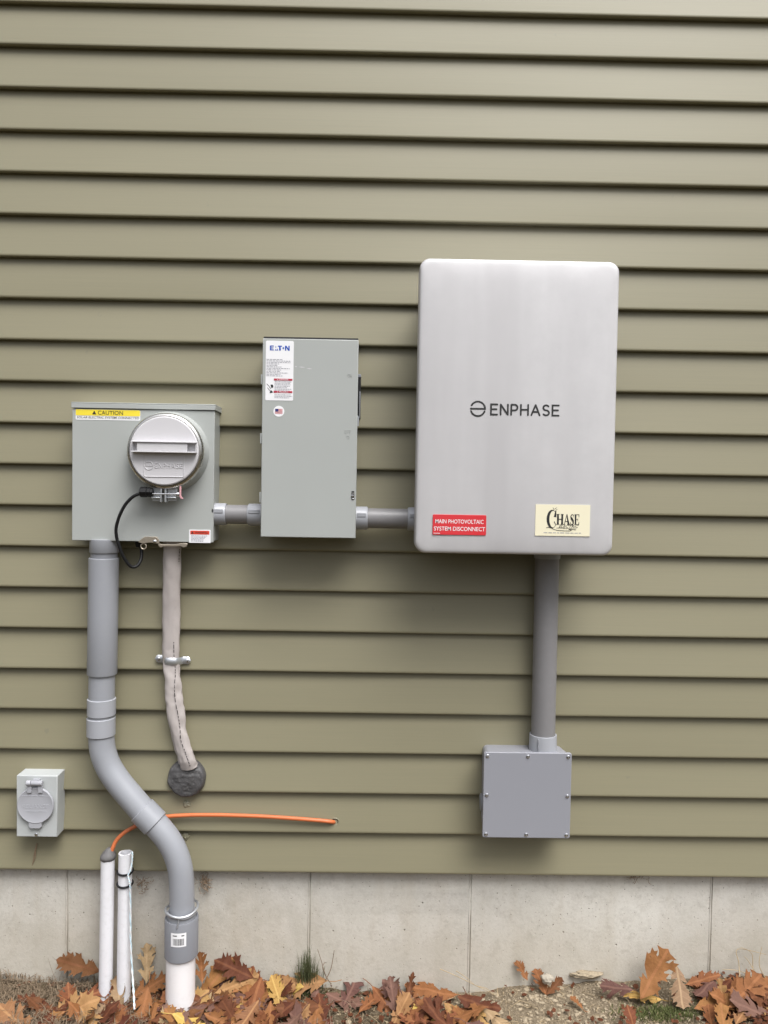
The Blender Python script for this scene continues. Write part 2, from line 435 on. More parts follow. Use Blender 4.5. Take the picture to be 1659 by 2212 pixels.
# ------------------------------------------------------------------ ground
Y_FND = .028                                                    # face of the foundation
KN = [(-300, 2112), (0, 2118), (145, 2122), (300, 2134), (500, 2146), (680, 2134), (850, 2142), (1006, 2146), (1104, 2131), (1200, 2125), (1327, 2123), (1500, 2116), (1659, 2106), (2000, 2095)]
KNW = [(lambda p: (p.x, p.z))(at(a, b, -Y_FND)) for a, b in KN]
def GH(x, y):
    if x <= KNW[0][0]: h = KNW[0][1]
    elif x >= KNW[-1][0]: h = KNW[-1][1]
    else:
        for (a, ha), (b2, hb) in zip(KNW, KNW[1:]):
            if a <= x <= b2:
                k = (x - a) / (b2 - a); k = k * k * (3 - 2 * k); h = ha + (hb - ha) * k; break
    far = max(0, -y - .1)
    h = h * math.exp(-far * .8) - .02 * (1 - math.exp(-far))
    n = noise.noise(Vector((x * 9, y * 9, 0))) * .010 + noise.noise(Vector((x * 40, y * 40, 3))) * .004
    return h + n * math.exp(-far * .3)
def axis(a, b, fine0, fine1, st, grow=1.25):
    xs = []; x = fine0
    while x < fine1: xs.append(x); x += st
    xs.append(fine1); d = st; x = fine1
    while x < b: d *= grow; x = min(b, x + d); xs.append(x)
    d = st; x = fine0; l = []
    while x > a: d *= grow; x = max(a, x - d); l.append(x)
    return l[::-1] + xs
gx = axis(-60, 60, -1.4, 1.4, .014); gy = axis(-80, .06, -.5, .06, .014)
g = MB()
g.v = [Vector((x, y, GH(x, y))) for y in gy for x in gx]
nx = len(gx)
g.f = [(j * nx + i, j * nx + i + 1, (j + 1) * nx + i + 1, (j + 1) * nx + i) for j in range(len(gy) - 1) for i in range(nx - 1)]
tag(g.build('ground', M_SOIL, smooth=180), kind='structure')

# ------------------------------------------------------------------ house wall
wall = thing('house_wall', 'olive green clapboard siding wall standing on a pale concrete foundation', 'wall', (0, .1, 0))
N_C = 34; Z_BOT = Z_TOP_LIP - 21 * STEP
sid = MB(); xs = [-4 + 8 * i / 200 for i in range(201)]
for c in range(N_C):
    zb = Z_BOT + c * STEP; zt = zb + STEP
    prof = [(.019, zb + .003), (.0155, zb - .0006), (.004, zb - .0012), (.0012, zb - .0004), (0, zb + .0015), (.0004, zb + .006), (.0175, zt + .012)]
    rows = []
    for x in xs:
        dz = noise.noise(Vector((x * 1.1, c * 7.3, 0))) * .0011; dy = noise.noise(Vector((x * 1.7, c * 3.1, 9))) * .0009
        k = noise.noise(Vector((x * .9, c * 5.7, 4))) * .0007
        rows.append([(x, y + dy + (k if i < 5 else 0), z + dz) for i, (y, z) in enumerate(prof)])
    b = len(sid.v); n = len(prof)
    for r in rows: sid.v += [Vector(p) for p in r]
    for i in range(len(xs) - 1):
        for j in range(n - 1):
            sid.f.append((b + i * n + j, b + (i + 1) * n + j, b + (i + 1) * n + j + 1, b + i * n + j + 1))
siding = sid.build('siding', M_SIDE, wall, smooth=55)
fn = MB()
seams = [at(p, 1990, -Y_FND).x for p in (145, 668, 1015, 1535)]
step = seams[2] - seams[1]
seams = [seams[0] - 2 * step, seams[0] - step] + seams + [seams[3] + step, seams[3] + 2 * step]
zt = Z_BOT + .02; zb = -.5
edge = [-4] + seams + [4]
pts = [(-4, 0)]
for q in seams: pts += [(q - .0045, 0), (q - .0028, -.0016), (q - .001, -.0012), (q + .0006, .0035), (q + .0022, .003), (q + .0032, 0)]
pts += [(4, 0)]
zs = [zb + (zt - zb) * i / 60 for i in range(61)]
nn = len(pts)
for z in zs:
    for i, (x, dy) in enumerate(pts):
        wv = noise.noise(Vector((x * 20, z * 14, 0)))
        fn.v.append(Vector((x + (noise.noise(Vector((z * 9, round(x, 1), 5))) * .0012), Y_FND + dy * (1 + wv), z)))
for j in range(60):
    for i in range(nn - 1): fn.f.append((j * nn + i, j * nn + i + 1, (j + 1) * nn + i + 1, (j + 1) * nn + i))
fn.build('foundation', M_CONC, wall, smooth=30)
bk = MB(); bk.box(-4, 4, .05, .2, Z_BOT + .01, Z_BOT + N_C * STEP + .02); bk.build('sheathing', M_TWIG, wall)

# ------------------------------------------------------------------ shared small builders
def screw(mb, x, y, z, r, rot=None):
    mb.lathe((x, y, z), [(0, r), (-r * .35, r * .92), (-r * .55, r * .6), (-r * .6, r * .2)], n=16)
def slot(mb, x, y, z, r, a):
    c, s_ = math.cos(a), math.sin(a); l, t_ = r * .8, r * .14
    mb.prism([(x + c * l - s_ * t_, z + s_ * l + c * t_), (x - c * l - s_ * t_, z - s_ * l + c * t_), (x - c * l + s_ * t_, z - s_ * l - c * t_), (x + c * l + s_ * t_, z + s_ * l - c * t_)], y - .0004, y)
def sticker(name, mat, parent, x0, x1, z0, z1, y, r=.003):
    return MB().prism(rrect(x0, x1, z0, z1, r, 4), y - .0005, y).build(name, mat, parent, smooth=0)

# ------------------------------------------------------------------ meter box
D1 = .066
a = at(156.3, 870, D1); b_ = at(461, 1172, D1)
X0, X1, ZT, ZB = a.x, b_.x, a.z + .002, b_.z
mtr = thing('meter_box', 'square grey electric meter box with a round capped meter socket on its front', 'meter box', ((X0 + X1) / 2, .008, ZB))
MB().box(X0 + .002, X1 - .002, -D1 + .0035, .010, ZB + .002, ZT - .003).build('enclosure', M_BOX, mtr, bevel=.002)
cov = MB(); cov.box(X0, X1, -D1, -D1 + .003, ZB, ZT - .0155); cov.build('front_cover', M_BOX, mtr, bevel=.0012)
lid = MB()
lid.box(X0 - .0015, X1 + .002, -D1 - .003, .010, ZT - .003, ZT)
lid.box(X0 - .0015, X1 + .002, -D1 - .003, -D1 - .001, ZT - .014, ZT - .0032)
lid.box(X1 + .0002, X1 + .002, -D1 - .0008, .010, ZT - .014, ZT - .0032)
lid.build('rain_lip', M_BOX, mtr, bevel=.0008)
p0 = at(163.5, 884, D1); p1 = at(303, 909, D1)
zm = p1.z + (p0.z - p1.z) * .42
cs = sticker('caution_sticker', M_WSTICK, mtr, p0.x, p1.x, p1.z, p0.z, -D1)
q = MB(); q.prism(rrect(p0.x + .0004, p1.x - .0004, zm, p0.z - .0002, .0022, 4), -D1 - .0009, -D1 - .0005); q.build('yellow_band', M_YEL, cs, smooth=0)
q = MB(); wS = p1.x - p0.x
text(q, 'CAUTION', p0.x + wS * .345, p0.x + wS * .735, (zm + p0.z) / 2, -D1 - .0012, h=(p0.z - zm) * .66)
tx = p0.x + wS * .29; tz = zm + (p0.z - zm) * .2; th = (p0.z - zm) * .62
q.prism([(tx - th * .55, tz), (tx + th * .55, tz), (tx, tz + th)], -D1 - .0012, -D1 - .0009)
text(q, 'SOLAR ELECTRIC SYSTEM CONNECTED', p0.x + wS * .02, p0.x + wS * .985, (zm + p1.z) / 2 + .0008, -D1 - .0008, h=(zm - p1.z) * .5, shear=.15)
q.build('lettering', M_PRINT, cs, smooth=0)
p0 = at(408.5, 1143.8, D1); p1 = at(455, 1173, D1)
ws = sticker('warning_sticker', M_WSTICK, mtr, p0.x, p1.x, p1.z, p0.z, -D1, .002)
wS = p1.x - p0.x; hS = p0.z - p1.z
MB().box(p0.x + wS * .06, p1.x - wS * .06, -D1 - .0009, -D1 - .0005, p0.z - hS * .36, p0.z - hS * .08).build('red_band', M_ORED, ws, smooth=0)
q = MB(); text(q, 'WARNING', p0.x + wS * .27, p0.x + wS * .86, p0.z - hS * .22, -D1 - .0011, h=hS * .15)
tx, tz = p0.x + wS * .16, p0.z - hS * .31
q.prism([(tx - wS * .06, tz), (tx + wS * .06, tz), (tx, tz + hS * .18)], -D1 - .0011, -D1 - .0009)
q.build('lettering', M_PRINT, ws, smooth=0)
q = MB()
def fineprint(mb, x0, x1, z0, z1, y, rows, seed, hh=.5, ragged=.35):
    """rows of tiny unreadable print, each word a short bar"""
    rr = random.Random(seed); dz = (z1 - z0) / rows
    for i in range(rows):
        x = x0; end = x1 - (x1 - x0) * ragged * rr.random(); z = z1 - (i + .5) * dz
        while x < end:
            l = (x1 - x0) * rr.uniform(.04, .13); e = min(x + l, end)
            mb.add([(x, y, z - dz * hh / 2), (e, y, z - dz * hh / 2), (e, y, z + dz * hh / 2), (x, y, z + dz * hh / 2)], [(0, 1, 2, 3)])
            x = e + (x1 - x0) * .025
fineprint(q, p0.x + wS * .1, p1.x - wS * .08, p1.z + hS * .08, p0.z - hS * .42, -D1 - .0007, 5, 3)
q.build('fine_print', M_INKG, ws, smooth=0)
# latch at the bottom edge
def zz(zx, zy, d=D1): return at(132.7 + zx * .208, 849.4 + zy * .208, d)
q = MB(); pl = [zz(*p) for p in ((800, 1545), (830, 1515), (870, 1488), (995, 1490), (1016, 1520), (1020, 1560), (985, 1560), (930, 1548), (850, 1560))]
q.prism([(p.x, p.z) for p in pl], -D1 - .004, -D1 - .0008)
r0 = zz(855, 1590); q.tube([r0 + Vector((.0065 * math.cos(R(k)), -.001, .0065 * math.sin(R(k)))) for k in range(0, 361, 20)], .0016, n=8)
pl = [zz(*p) for p in ((1005, 1556), (1040, 1568), (1180, 1568), (1270, 1556), (1312, 1562), (1300, 1592), (1270, 1600), (1240, 1588), (1060, 1590), (1035, 1602), (1012, 1585))]
q.prism([(p.x, p.z) for p in pl], -D1 - .003, -D1 + .004)
la = q.build('latch', M_BRASS, mtr, bevel=.0006)
q = MB(); s0 = zz(975, 1540); screw(q, s0.x, -D1 - .004, s0.z, .0045); q.build('screw', M_SCREW, la)

# ------------------------------------------------------------------ capped meter collar
mc = at(364.5, 976.5, D1); RB = .0955
col = thing('meter_adapter', 'round pale grey meter adapter with a raised grab bar, clamped onto the meter box', 'meter adapter', (mc.x, -D1, mc.z))
MB().lathe((mc.x, -D1, mc.z), [(.0005, RB + .001), (-.004, RB), (-.009, RB - .003), (-.018, RB - .004), (-.026, RB - .007)], cap0=False).build('socket_collar', M_BOX, col, smooth=35)
yf = -D1 - .026
mf = at(354.6, 974, -yf + .02)
cx = mf.x; cz = mf.z
R1 = 82.6 * (CAM_D - (-yf + .018)) / F
MB().lathe((cx, yf, cz), [(.004, R1 - .006), (.001, R1 - .001), (-.006, R1), (-.012, R1 - .0008), (-.0165, R1 - .003), (-.018, R1 - .007), (-.0165, R1 - .0085), (-.008, R1 - .009)], n=72, cap1=False).build('clamp_ring', M_RING, col, smooth=50)
R2 = 74.5 * (CAM_D - (-yf + .022)) / F; yc = yf - .021
cap = MB(); cap.lathe((cx, yf, cz), [(-.004, R2 - .001), (-.018, R2), (-.0205, R2 - .0008), (-.0218, R2 - .003), (-.0215, R2 * .5), (-.0214, R2 * .1)], n=72)
capo = cap.build('cap', M_CAP, col, smooth=30)
def z1p(zx, zy, y): return at(132.7 + zx * .208, 849.4 + zy * .208, -y)
yh = yc - .017
hl = z1p(716, 490, yh); hr = z1p(1392, 500, yh); zt_ = (hl.z + hr.z) / 2 - .001; hb = z1p(1050, 603, yh).z
cl = z1p(778, 500, yh).x; crx = z1p(1302, 500, yh).x
q = MB(); q.box(hl.x, hr.x, yh, yc, zt_ - .0028, zt_); q.box(hl.x, hr.x, yh, yc, hb - .0028, hb)
q.box(cl, crx, yh + .003, yc, hb + .0002, zt_ - .003)
q.box(hl.x + .001, hl.x + .0036, yh + .011, yc, hb + .0002, zt_ - .003); q.box(hr.x - .0036, hr.x - .001, yh + .011, yc, hb + .0002, zt_ - .003)
q.build('grab_bar', M_CAP, capo, bevel=.0008)
q = MB(); e0 = z1p(862, 632, yc); e1 = z1p(1272, 872, yc)
fr = [(x, yc - .0012, z) for x, z in rrect(e0.x, e1.x, e1.z, e0.z, .004, 3)]; fr.append(fr[0])
q.tube(fr, .0011, n=6)
lc = z1p(908, 752, yc); rl = .0094
def logo_mark(c, rl):
    return [arc(c.x, c.z, rl, rl, 152, 0, 16) + [(c.x - rl, c.z)], arc(c.x, c.z, rl, rl, 200, 340, 14)]
t0 = z1p(972, 775, yc); t1 = z1p(1260, 737, yc)
for st in logo_mark(lc, rl) + strokes('ENPHASE', t0.x, t1.x, t0.z, t1.z + .0005):
    q.tube([(x, yc - .0008, z) for x, z in st], .0011, n=6)
q.build('raised_logo', M_CAP, capo)
q = MB(); yk = yf - .008
for zx in (1040, 1086):
    c = z1p(zx, 990, yk); e = z1p(zx, 1132, yk); q.box(c.x - .002, c.x + .002, yk - .006, yk + .014, e.z, c.z + .006)
q.build('clamp_lug', M_GALV, col, bevel=.0008)
q = MB()
for x0, x1 in ((940, 1028), (1098, 1196)):
    c = z1p(x0, 1000, yk); e = z1p(x1, 1122, yk); q.box(c.x, e.x, yk + .004, yk + .0065, e.z, c.z + .004)
    q.box(c.x, e.x, yk - .006, yk + .0038, z1p(x0, 1090, yk).z, z1p(x0, 1078, yk).z)
q.build('clamp_bracket', M_GALV, col, bevel=.0008)
q = MB(); c = z1p(895, 1045, yk); e = z1p(1232, 1048, yk); ln = e.x - c.x
q.lathe((c.x, yk - .004, c.z), [(0, .0024), (ln - .014, .0024), (ln - .0138, .0034), (ln - .006, .0036), (ln - .0055, .0058), (ln, .0054)], axis='x', n=16)
q.build('clamp_screw', M_SCREW, col)
c = z1p(1245, 965, yk); e = z1p(1262, 1098, yk); q = MB()
q.prism([(c.x - .002, c.z), (c.x + .0018, c.z), (c.x + .002, e.z + .008), (e.x + .003, e.z), (c.x + .001, e.z), (c.x - .002, e.z + .006)], yk - .009, yk - .007)
q.build('seal_tag', M_PINK, col, bevel=.0005)

# black lead
q = MB(); g0 = z1p(815, 1040, yk)
cab = thing('black_cable', 'thin black cable looping from the round meter adapter to the meter box underside', 'cable', (g0.x, -D1, g0.z - .15))
path = [(900, 1035), (815, 1044), (740, 1078), (662, 1160), (603, 1275), (568, 1400), (574, 1500), (600, 1585), (640, 1690), (700, 1780), (750, 1806), (800, 1778), (830, 1708), (832, 1640), (822, 1590)]
dep = [.094, .096, .098, .097, .094, .090, .086, .083, .078, .070, .064, .058, .050, .045, .042]
q.tube(smoothpath([z1p(a2, b2, -d) for (a2, b2), d in zip(path, dep)], 6), .0039, n=12); q.build('lead', M_BLACK, cab)
q = MB(); c = z1p(818, 1025, yk)
q.lathe((c.x, yk - .003, c.z), [(0, .0085), (.002, .0122), (.016, .0125), (.018, .0105), (.019, .0115), (.026, .0115), (.0262, .0092), (.031, .009)], axis='x', n=8)
q.build('cable_gland', M_BLACK, cab, smooth=30)
q = MB(); c = z1p(805, 1575, -.042)
q.lathe((c.x, -.042, c.z), [(-.006, .0062), (.0, .0085), (.012, .0085), (.018, .011), (.024, .011)], axis='z', n=12); q.build('cable_gland', M_BLACK, cab, smooth=30)

# ------------------------------------------------------------------ safety switch
D2 = .100
a = at(567.4, 730.5, D2); b_ = at(768.8, 1163, D2); X0 = (a.x + at(563, 1161, D2).x) / 2; X1 = (at(774, 733, D2).x + b_.x) / 2; ZT = a.z; ZB = b_.z
dis = thing('safety_switch', 'tall grey metal disconnect switch box with a white maker label in its upper corner', 'switch box', ((X0 + X1) / 2, .008, ZB))
MB().box(X0 + .003, X1 - .003, -D2 + .004, .010, ZB + .003, ZT - .004).build('enclosure', M_BOX, dis, bevel=.002)
dr = MB(); dr.box(X0, X1, -D2, -D2 + .0035, ZB, ZT); door = dr.build('door', M_BOX, dis, bevel=.0022, seg=3)
q = MB(); q.box(X0 + .001, X1 - .001, -D2 + .0055, .010, ZT - .0035, ZT + .0050); q.build('rain_lip_shade', M_BOXD, dis, bevel=.0008)  # rear lip in near black, painting the shadow gap above the door
def z2(zx, zy, d=D2): return at(544.1 + zx * .216, 703.4 + zy * .216, d)
for y0, y1 in ((485, 585), (1075, 1180), (1665, 1770)):
    c = z2(95, y0); e = z2(95, y1); q = MB(); q.box(X0 - .0045, X0 - .0003, -D2 + .004, -D2 + .026, e.z, c.z); q.build('hinge', M_BOX, dis, bevel=.001)
# operating handle on the right flank
hx = X1 - .003; q = MB(); c = z2(1075, 480); e = z2(1075, 990)
q.box(hx, hx + .0095, -D2 + .007, -D2 + .030, c.z - .105, c.z - .008)
q.box(hx, hx + .0075, -D2 + .010, -D2 + .060, e.z + .020, e.z + .035)
q.lathe((hx, -D2 + .035, e.z + .028), [(0, .022), (.006, .022), (.007, .018)], axis='x', n=24)
hd = q.build('handle', M_BLACK, dis, bevel=.0015)
q = MB(); q.box(hx, hx + .0098, -D2 + .006, -D2 + .032, c.z - .0078, c.z); q.build('handle_tip', M_PVCD, hd, bevel=.0012)
q = MB(); m0 = z2(1075, 655)
q.prism([(hx + .0070, m0.z), (hx + .0088, m0.z), (hx + .0088, m0.z - .062), (hx + .0074, m0.z - .064)], -D2 + .006, -D2 + .0115)
q.prism([(hx, e.z + .026), (hx + .0065, e.z + .018), (hx + .0065, e.z - .003), (hx, e.z - .003)], -D2 + .006, -D2 + .0095)
q.build('handle_bracket', M_GALV, hd, bevel=.0005)
p0 = z2(141, 150); p1 = z2(412, 752)
lb = sticker('maker_label', M_WSTICK, dis, p0.x, p1.x, p1.z, p0.z, -D2, .003)
Lw = p1.x - p0.x; Lh = p0.z - p1.z
def lp(u, v): return p0.x + Lw * u, p0.z - Lh * v         # label coordinates
yl = -D2 - .0008
q = MB()
def poly(mb, pts, y): mb.add([(x, y, z) for x, z in pts], [tuple(range(len(pts)))])
def lpoly(mb, pts, u0, u1, v0, v1, y):
    P = [lp(u0 + (u1 - u0) * a2, v1 + (v0 - v1) * b2) for a2, b2 in pts]
    if sum(P[i][0] * P[(i + 1) % len(P)][1] - P[(i + 1) % len(P)][0] * P[i][1] for i in range(len(P))) < 0: P = P[::-1]
    poly(mb, P, y)
v0, v1 = .080, .162
lpoly(q, [(0, 0), (1, 0), (1, .2), (.34, .2), (.34, .4), (.9, .4), (.9, .6), (.34, .6), (.34, .8), (1, .8), (1, 1), (0, 1)], .145, .285, v0, v1, yl)
lpoly(q, [(0, 0), (.38, 0), (.22, .38)], .325, .46, v0, v1, yl); lpoly(q, [(.3, .62), (.62, .62), (.46, 1)], .30, .42, v0, v1, yl); lpoly(q, [(.45, 0), (1, 0), (.75, .45)], .33, .44, v0, v1, yl)
lpoly(q, [(.3, 0), (.75, 0), (.66, .78), (1, .78), (1, 1), (0, 1), (0, .78), (.3, .78)], .43, .58, v0, v1, yl)
lpoly(q, [(0, .5), (.5, 0), (1, .5), (.5, 1)], .595, .66, v0 + .018, v1 - .018, yl)
lpoly(q, [(0, 0), (.28, 0), (.28, .6), (.68, 0), (1, 0), (1, 1), (.72, 1), (.72, .42), (.32, 1), (0, 1)], .685, .855, v0, v1, yl)
q.build('maker_name', M_BLUE, lb, smooth=0)
q = MB(); (xa, za), (xb, zb_) = lp(.03, .30), lp(.90, .60); fineprint(q, xa, xb, zb_, za, yl, 12, 5, .42, .55)
(xa, za), (xb, zb_) = lp(.33, .672), lp(.97, .845); fineprint(q, xa, xb, zb_, za, yl, 7, 8, .42, .3)
(xa, za), (xb, zb_) = lp(.33, .89), lp(.97, .965); fineprint(q, xa, xb, zb_, za, yl, 3, 9, .42, .2)
q.build('fine_print', M_INKG, lb, smooth=0)
for v in (.632, .838):
    q = MB(); (xa, za), (xb, zb_) = lp(.30, v), lp(.97, v + .033); q.box(xa, xb, yl - .0002, yl + .0002, zb_, za); q.build('red_band', M_REDINK, lb, smooth=0)
for v, wd in ((.6485, 'DANGER'), (.8545, 'PELIGRO')):
    q = MB()
    (xa, za), (xb, _) = lp(.50, v), lp(.82, v); text(q, wd, xa, xb, za, yl - .0004, h=Lh * .020)
    (tx, tz) = lp(.44, v + .010); q.prism([(tx - .0014, tz), (tx + .0014, tz), (tx, tz + .0024)], yl - .0004, yl - .0002)
    q.build('warning_lettering', M_WSTICK, lb, smooth=0)
q = MB(); 
ribbon(q, [lp(.05, .725), lp(.12, .755), lp(.19, .805)], .0012, yl)
lpoly(q, [(0, 1), (.15, .35), (.3, 0), (.45, .3), (.6, .02), (.75, .3), (.95, .15), (1, .7), (.75, 1)], .185, .285, .735, .80, yl)
ribbon(q, [lp(.08, .79), lp(.13, .82), lp(.18, .84)], .0012, yl)
lpoly(q, [(0, 0), (1, .1), (.9, .7), (.5, 1), (.2, .8)], .155, .265, .83, .875, yl - .0001)
q.build('shock_symbol', M_PRINT, lb, smooth=0)
c = z2(270, 857); rs = .0128
fs = MB().lathe((c.x, -D2, c.z), [(0, rs), (-.0005, rs)], n=32).build('flag_sticker', M_WSTICK, dis, smooth=0)
fw, fh = .0086, .0056
q = MB()
for k in range(7):
    zf = c.z + fh - k * 2 * fh / 13 * 1.0 * 2 / 2 * 1.0
    z_a = c.z + fh - (2 * k) * (2 * fh / 13); z_b = z_a - 2 * fh / 13
    q.add([(c.x - fw, -D2 - .0008, z_b), (c.x + fw, -D2 - .0008, z_b), (c.x + fw, -D2 - .0008, z_a), (c.x - fw, -D2 - .0008, z_a)], [(0, 1, 2, 3)])
q.build('flag_stripes', M_PINKS, fs, smooth=0)
q = MB(); q.add([(c.x - fw, -D2 - .0011, c.z + fh - 7 * 2 * fh / 13), (c.x - .0012, -D2 - .0011, c.z + fh - 7 * 2 * fh / 13), (c.x - .0012, -D2 - .0011, c.z + fh), (c.x - fw, -D2 - .0011, c.z + fh)], [(0, 1, 2, 3)])
q.build('flag_canton', M_NAVY, fs, smooth=0)
# embossed ON / OFF and a scratch
q = MB()
def emb(word, u0, v0, u1, v1):
    A_, B_ = z2(u0, v1), z2(u1, v0)
    for st in strokes(word, A_.x, B_.x, A_.z, B_.z): q.tube([(x, -D2 - .0002, z) for x, z in st], .0006, n=6)
emb('ON', 960, 480, 998, 512); q.build('embossed_lettering', M_BOX, dis); q = MB()
emb('OFF', 925, 1045, 992, 1075); emb('O', 948, 1100, 975, 1130); q.build('embossed_lettering', M_BOX, dis)
q = MB()
for zx, zy, l in ((500, 415, 36), (575, 430, 30), (440, 409, 14)):
    A_, B_ = z2(zx - l, zy - 2), z2(zx + l, zy + 3); q.prism([(A_.x, A_.z), ((A_.x + B_.x) / 2, A_.z + .0007), (B_.x, B_.z), ((A_.x + B_.x) / 2, B_.z - .0008)], -D2 - .0002, -D2 + .0005)
q.build('scuff', M_CAP, door, smooth=0)
q = MB(); c = z2(1012, 1655); e = z2(1012, 1742)
q.box(c.x - .0035, c.x + .003, -D2 - .0006, -D2 - .0001, e.z, c.z); lt = q.build('door_latch', M_BLACK, dis)
q = MB(); screw(q, c.x - .001, -D2 - .0008, (c.z + e.z) / 2 - .001, .0036); screw(q, c.x, -D2 - .0008, e.z + .0022, .0018); q.box(c.x - .0022, c.x + .0022, -D2 - .004, -D2 - .0007, c.z - .009, c.z - .003); q.build('latch_screw', M_SCREW, lt)

# ------------------------------------------------------------------ silver cabinet
D3 = .170
tl = at(906.5, 564.5, D3 - .03); br = at(1315, 1199, D3 - .03); tr = at(1332.3, 572, D3 - .03); bl = at(894.3, 1192, D3 - .03)
X0 = (tl.x + bl.x) / 2; X1 = (tr.x + br.x) / 2; ZT = (tl.z + tr.z) / 2; ZB = (bl.z + br.z) / 2
cab2 = thing('system_controller', 'large silver cabinet with rounded corners and two stickers along its lower edge', 'cabinet', ((X0 + X1) / 2, .008, ZB))
MB().box(X0 + .022, X1 - .022, -D3 + .06, .010, ZB + .022, ZT - .022).build('back_case', M_PVCD, cab2, bevel=.01, seg=3)
rings = []
for ins, yy in ((.0035, -D3 + .058), (.0, -D3 + .056), (0, -D3 + .0105), (.0004, -D3 + .0080), (.0014, -D3 + .0057), (.0030, -D3 + .0041), (.0055, -D3 + .0031), (.010, -D3 + .0025), (.018, -D3 + .0018), (.028, -D3 + .0011), (.040, -D3 + .0006), (.056, -D3 + .0002), (.095, -D3)):
    r = .0235 + ins * .9
    rings.append([(x, yy, z) for x, z in rrect(X0 + ins, X1 - ins, ZB + ins, ZT - ins, r, 12)])
q = MB(); q.loops(rings, cap0=False, cap1=True); cover = q.build('cover', M_COVER, cab2, smooth=60)
def z3(zx, zy, d=D3): return at(875.9 + zx * .306, 544 + zy * .306, d)
yl3 = -D3 - .0004
q = MB(); c = z3(511, 1108); rl = .0162
k = 0
ribs = logo_mark(c, rl)
A_ = z3(603, 1148); B_ = z3(1082, 1085)
for st in ribs + strokes('ENPHASE', A_.x, B_.x, A_.z, B_.z):
    ribbon(q, st, .0040, yl3 - .0001 * (k % 3)); k += 1
q.build('logo', M_LOGO, cover, smooth=0)
p0 = z3(193, 1853); p1 = z3(568, 2002)
rp = MB().prism(rrect(p0.x, p1.x, p1.z, p0.z, .0025, 4), -D3 - .0012, -D3 + .0045).build('red_placard', M_RED, cab2, smooth=0, bevel=.0004)
wS = p1.x - p0.x; hS = p0.z - p1.z
q = MB(); text(q, 'MAIN PHOTOVOLTAIC', p0.x + wS * .05, p0.x + wS * .95, p0.z - hS * .335, -D3 - .0014, h=hS * .205)
text(q, 'SYSTEM DISCONNECT', p0.x + wS * .025, p0.x + wS * .98, p0.z - hS * .695, -D3 - .0014, h=hS * .205)
q.add([(p0.x + wS * .02, -D3 - .0014, p1.z + hS * .06), (p0.x + wS * .14, -D3 - .0014, p1.z + hS * .06), (p0.x + wS * .14, -D3 - .0014, p1.z + hS * .085), (p0.x + wS * .02, -D3 - .0014, p1.z + hS * .085)], [(0, 1, 2, 3)])
q.build('lettering', M_WSTICK, rp, smooth=0)
p0 = z3(919, 1782); p1 = z3(1299, 2009)
cst = MB().box(p0.x, p1.x, -D3 - .0009, -D3 + .0045, p1.z, p0.z).build('installer_sticker', M_CREAM, cab2, smooth=0)
wS = p1.x - p0.x; hS = p0.z - p1.z; yt = -D3 - .0012
def cpx(u, v): return p0.x + wS * u, p0.z - hS * v
q = MB()
def serif(mb, polys, u0, u1, v0, v1):
    for i, pts in enumerate(polys):
        P = [cpx(u0 + (u1 - u0) * a2, v1 + (v0 - v1) * b2) for a2, b2 in pts]
        if sum(P[i2][0] * P[(i2 + 1) % len(P)][1] - P[(i2 + 1) % len(P)][0] * P[i2][1] for i2 in range(len(P))) < 0: P = P[::-1]
        poly(mb, P, yt - .00008 * i)
def crescent(n=16):
    o = [(.5 + .5 * math.cos(R(a2)), .5 + .5 * math.sin(R(a2))) for a2 in [42 + (318 - 42) * i / n for i in range(n + 1)]]
    inn = [(.60 + .34 * math.cos(R(a2)), .5 + .45 * math.sin(R(a2))) for a2 in [46 + (314 - 46) * i / n for i in range(n + 1)]]
    return [[o[i], o[i + 1], inn[i + 1], inn[i]] for i in range(n)]
for pg in crescent(): serif(q, [pg], .205, .40, .165, .76)
serif(q, [[(.72, .62), (.98, .60), (.96, .98), (.90, .98)], [(.75, .33), (.98, .14), (.97, .2), (.78, .40)]], .205, .385, .165, .76)
Hs = [[(.08, 0), (.34, 0), (.34, 1), (.08, 1)], [(.68, 0), (.94, 0), (.94, 1), (.68, 1)], [(.34, .46), (.68, .46), (.68, .54), (.34, .54)], [(0, 0), (.42, 0), (.42, .05), (0, .05)], [(0, .95), (.42, .95), (.42, 1), (0, 1)], [(.6, 0), (1, 0), (1, .05), (.6, .05)], [(.6, .95), (1, .95), (1, 1), (.6, 1)]]
serif(q, Hs, .385, .515, .30, .635)
serif(q, [[(.08, 0), (.17, 0), (.50, .85), (.46, 1)], [(.64, 0), (.94, 0), (.55, 1), (.44, 1)], [(.22, .28), (.72, .28), (.70, .35), (.25, .35)], [(0, 0), (.28, 0), (.28, .05), (0, .05)], [(.56, 0), (1, 0), (1, .05), (.56, .05)]], .515, .635, .30, .635)
def Sser():
    out = []; path = [(.80, .82), (.66, .95), (.42, .97), (.22, .84), (.22, .68), (.45, .54), (.68, .42), (.80, .26), (.70, .08), (.46, .03), (.25, .08), (.10, .26)]
    wdt = [.05, .06, .09, .17, .24, .28, .28, .24, .17, .09, .06, .05]
    for i in range(len(path) - 1):
        (xa, ya), (xb, yb) = path[i], path[i + 1]; l = math.hypot(xb - xa, yb - ya); nx_, ny_ = -(yb - ya) / l, (xb - xa) / l
        wa, wb = wdt[i] / 2, wdt[i + 1] / 2
        out.append([(xa + nx_ * wa, ya + ny_ * wa), (xb + nx_ * wb, yb + ny_ * wb), (xb - nx_ * wb, yb - ny_ * wb), (xa - nx_ * wa, ya - ny_ * wa)])
    return out + [[(.1, .0), (.16, 0), (.16, .3), (.1, .3)], [(.76, .7), (.82, .7), (.82, 1), (.76, 1)]]
serif(q, Sser(), .63, .715, .30, .64)
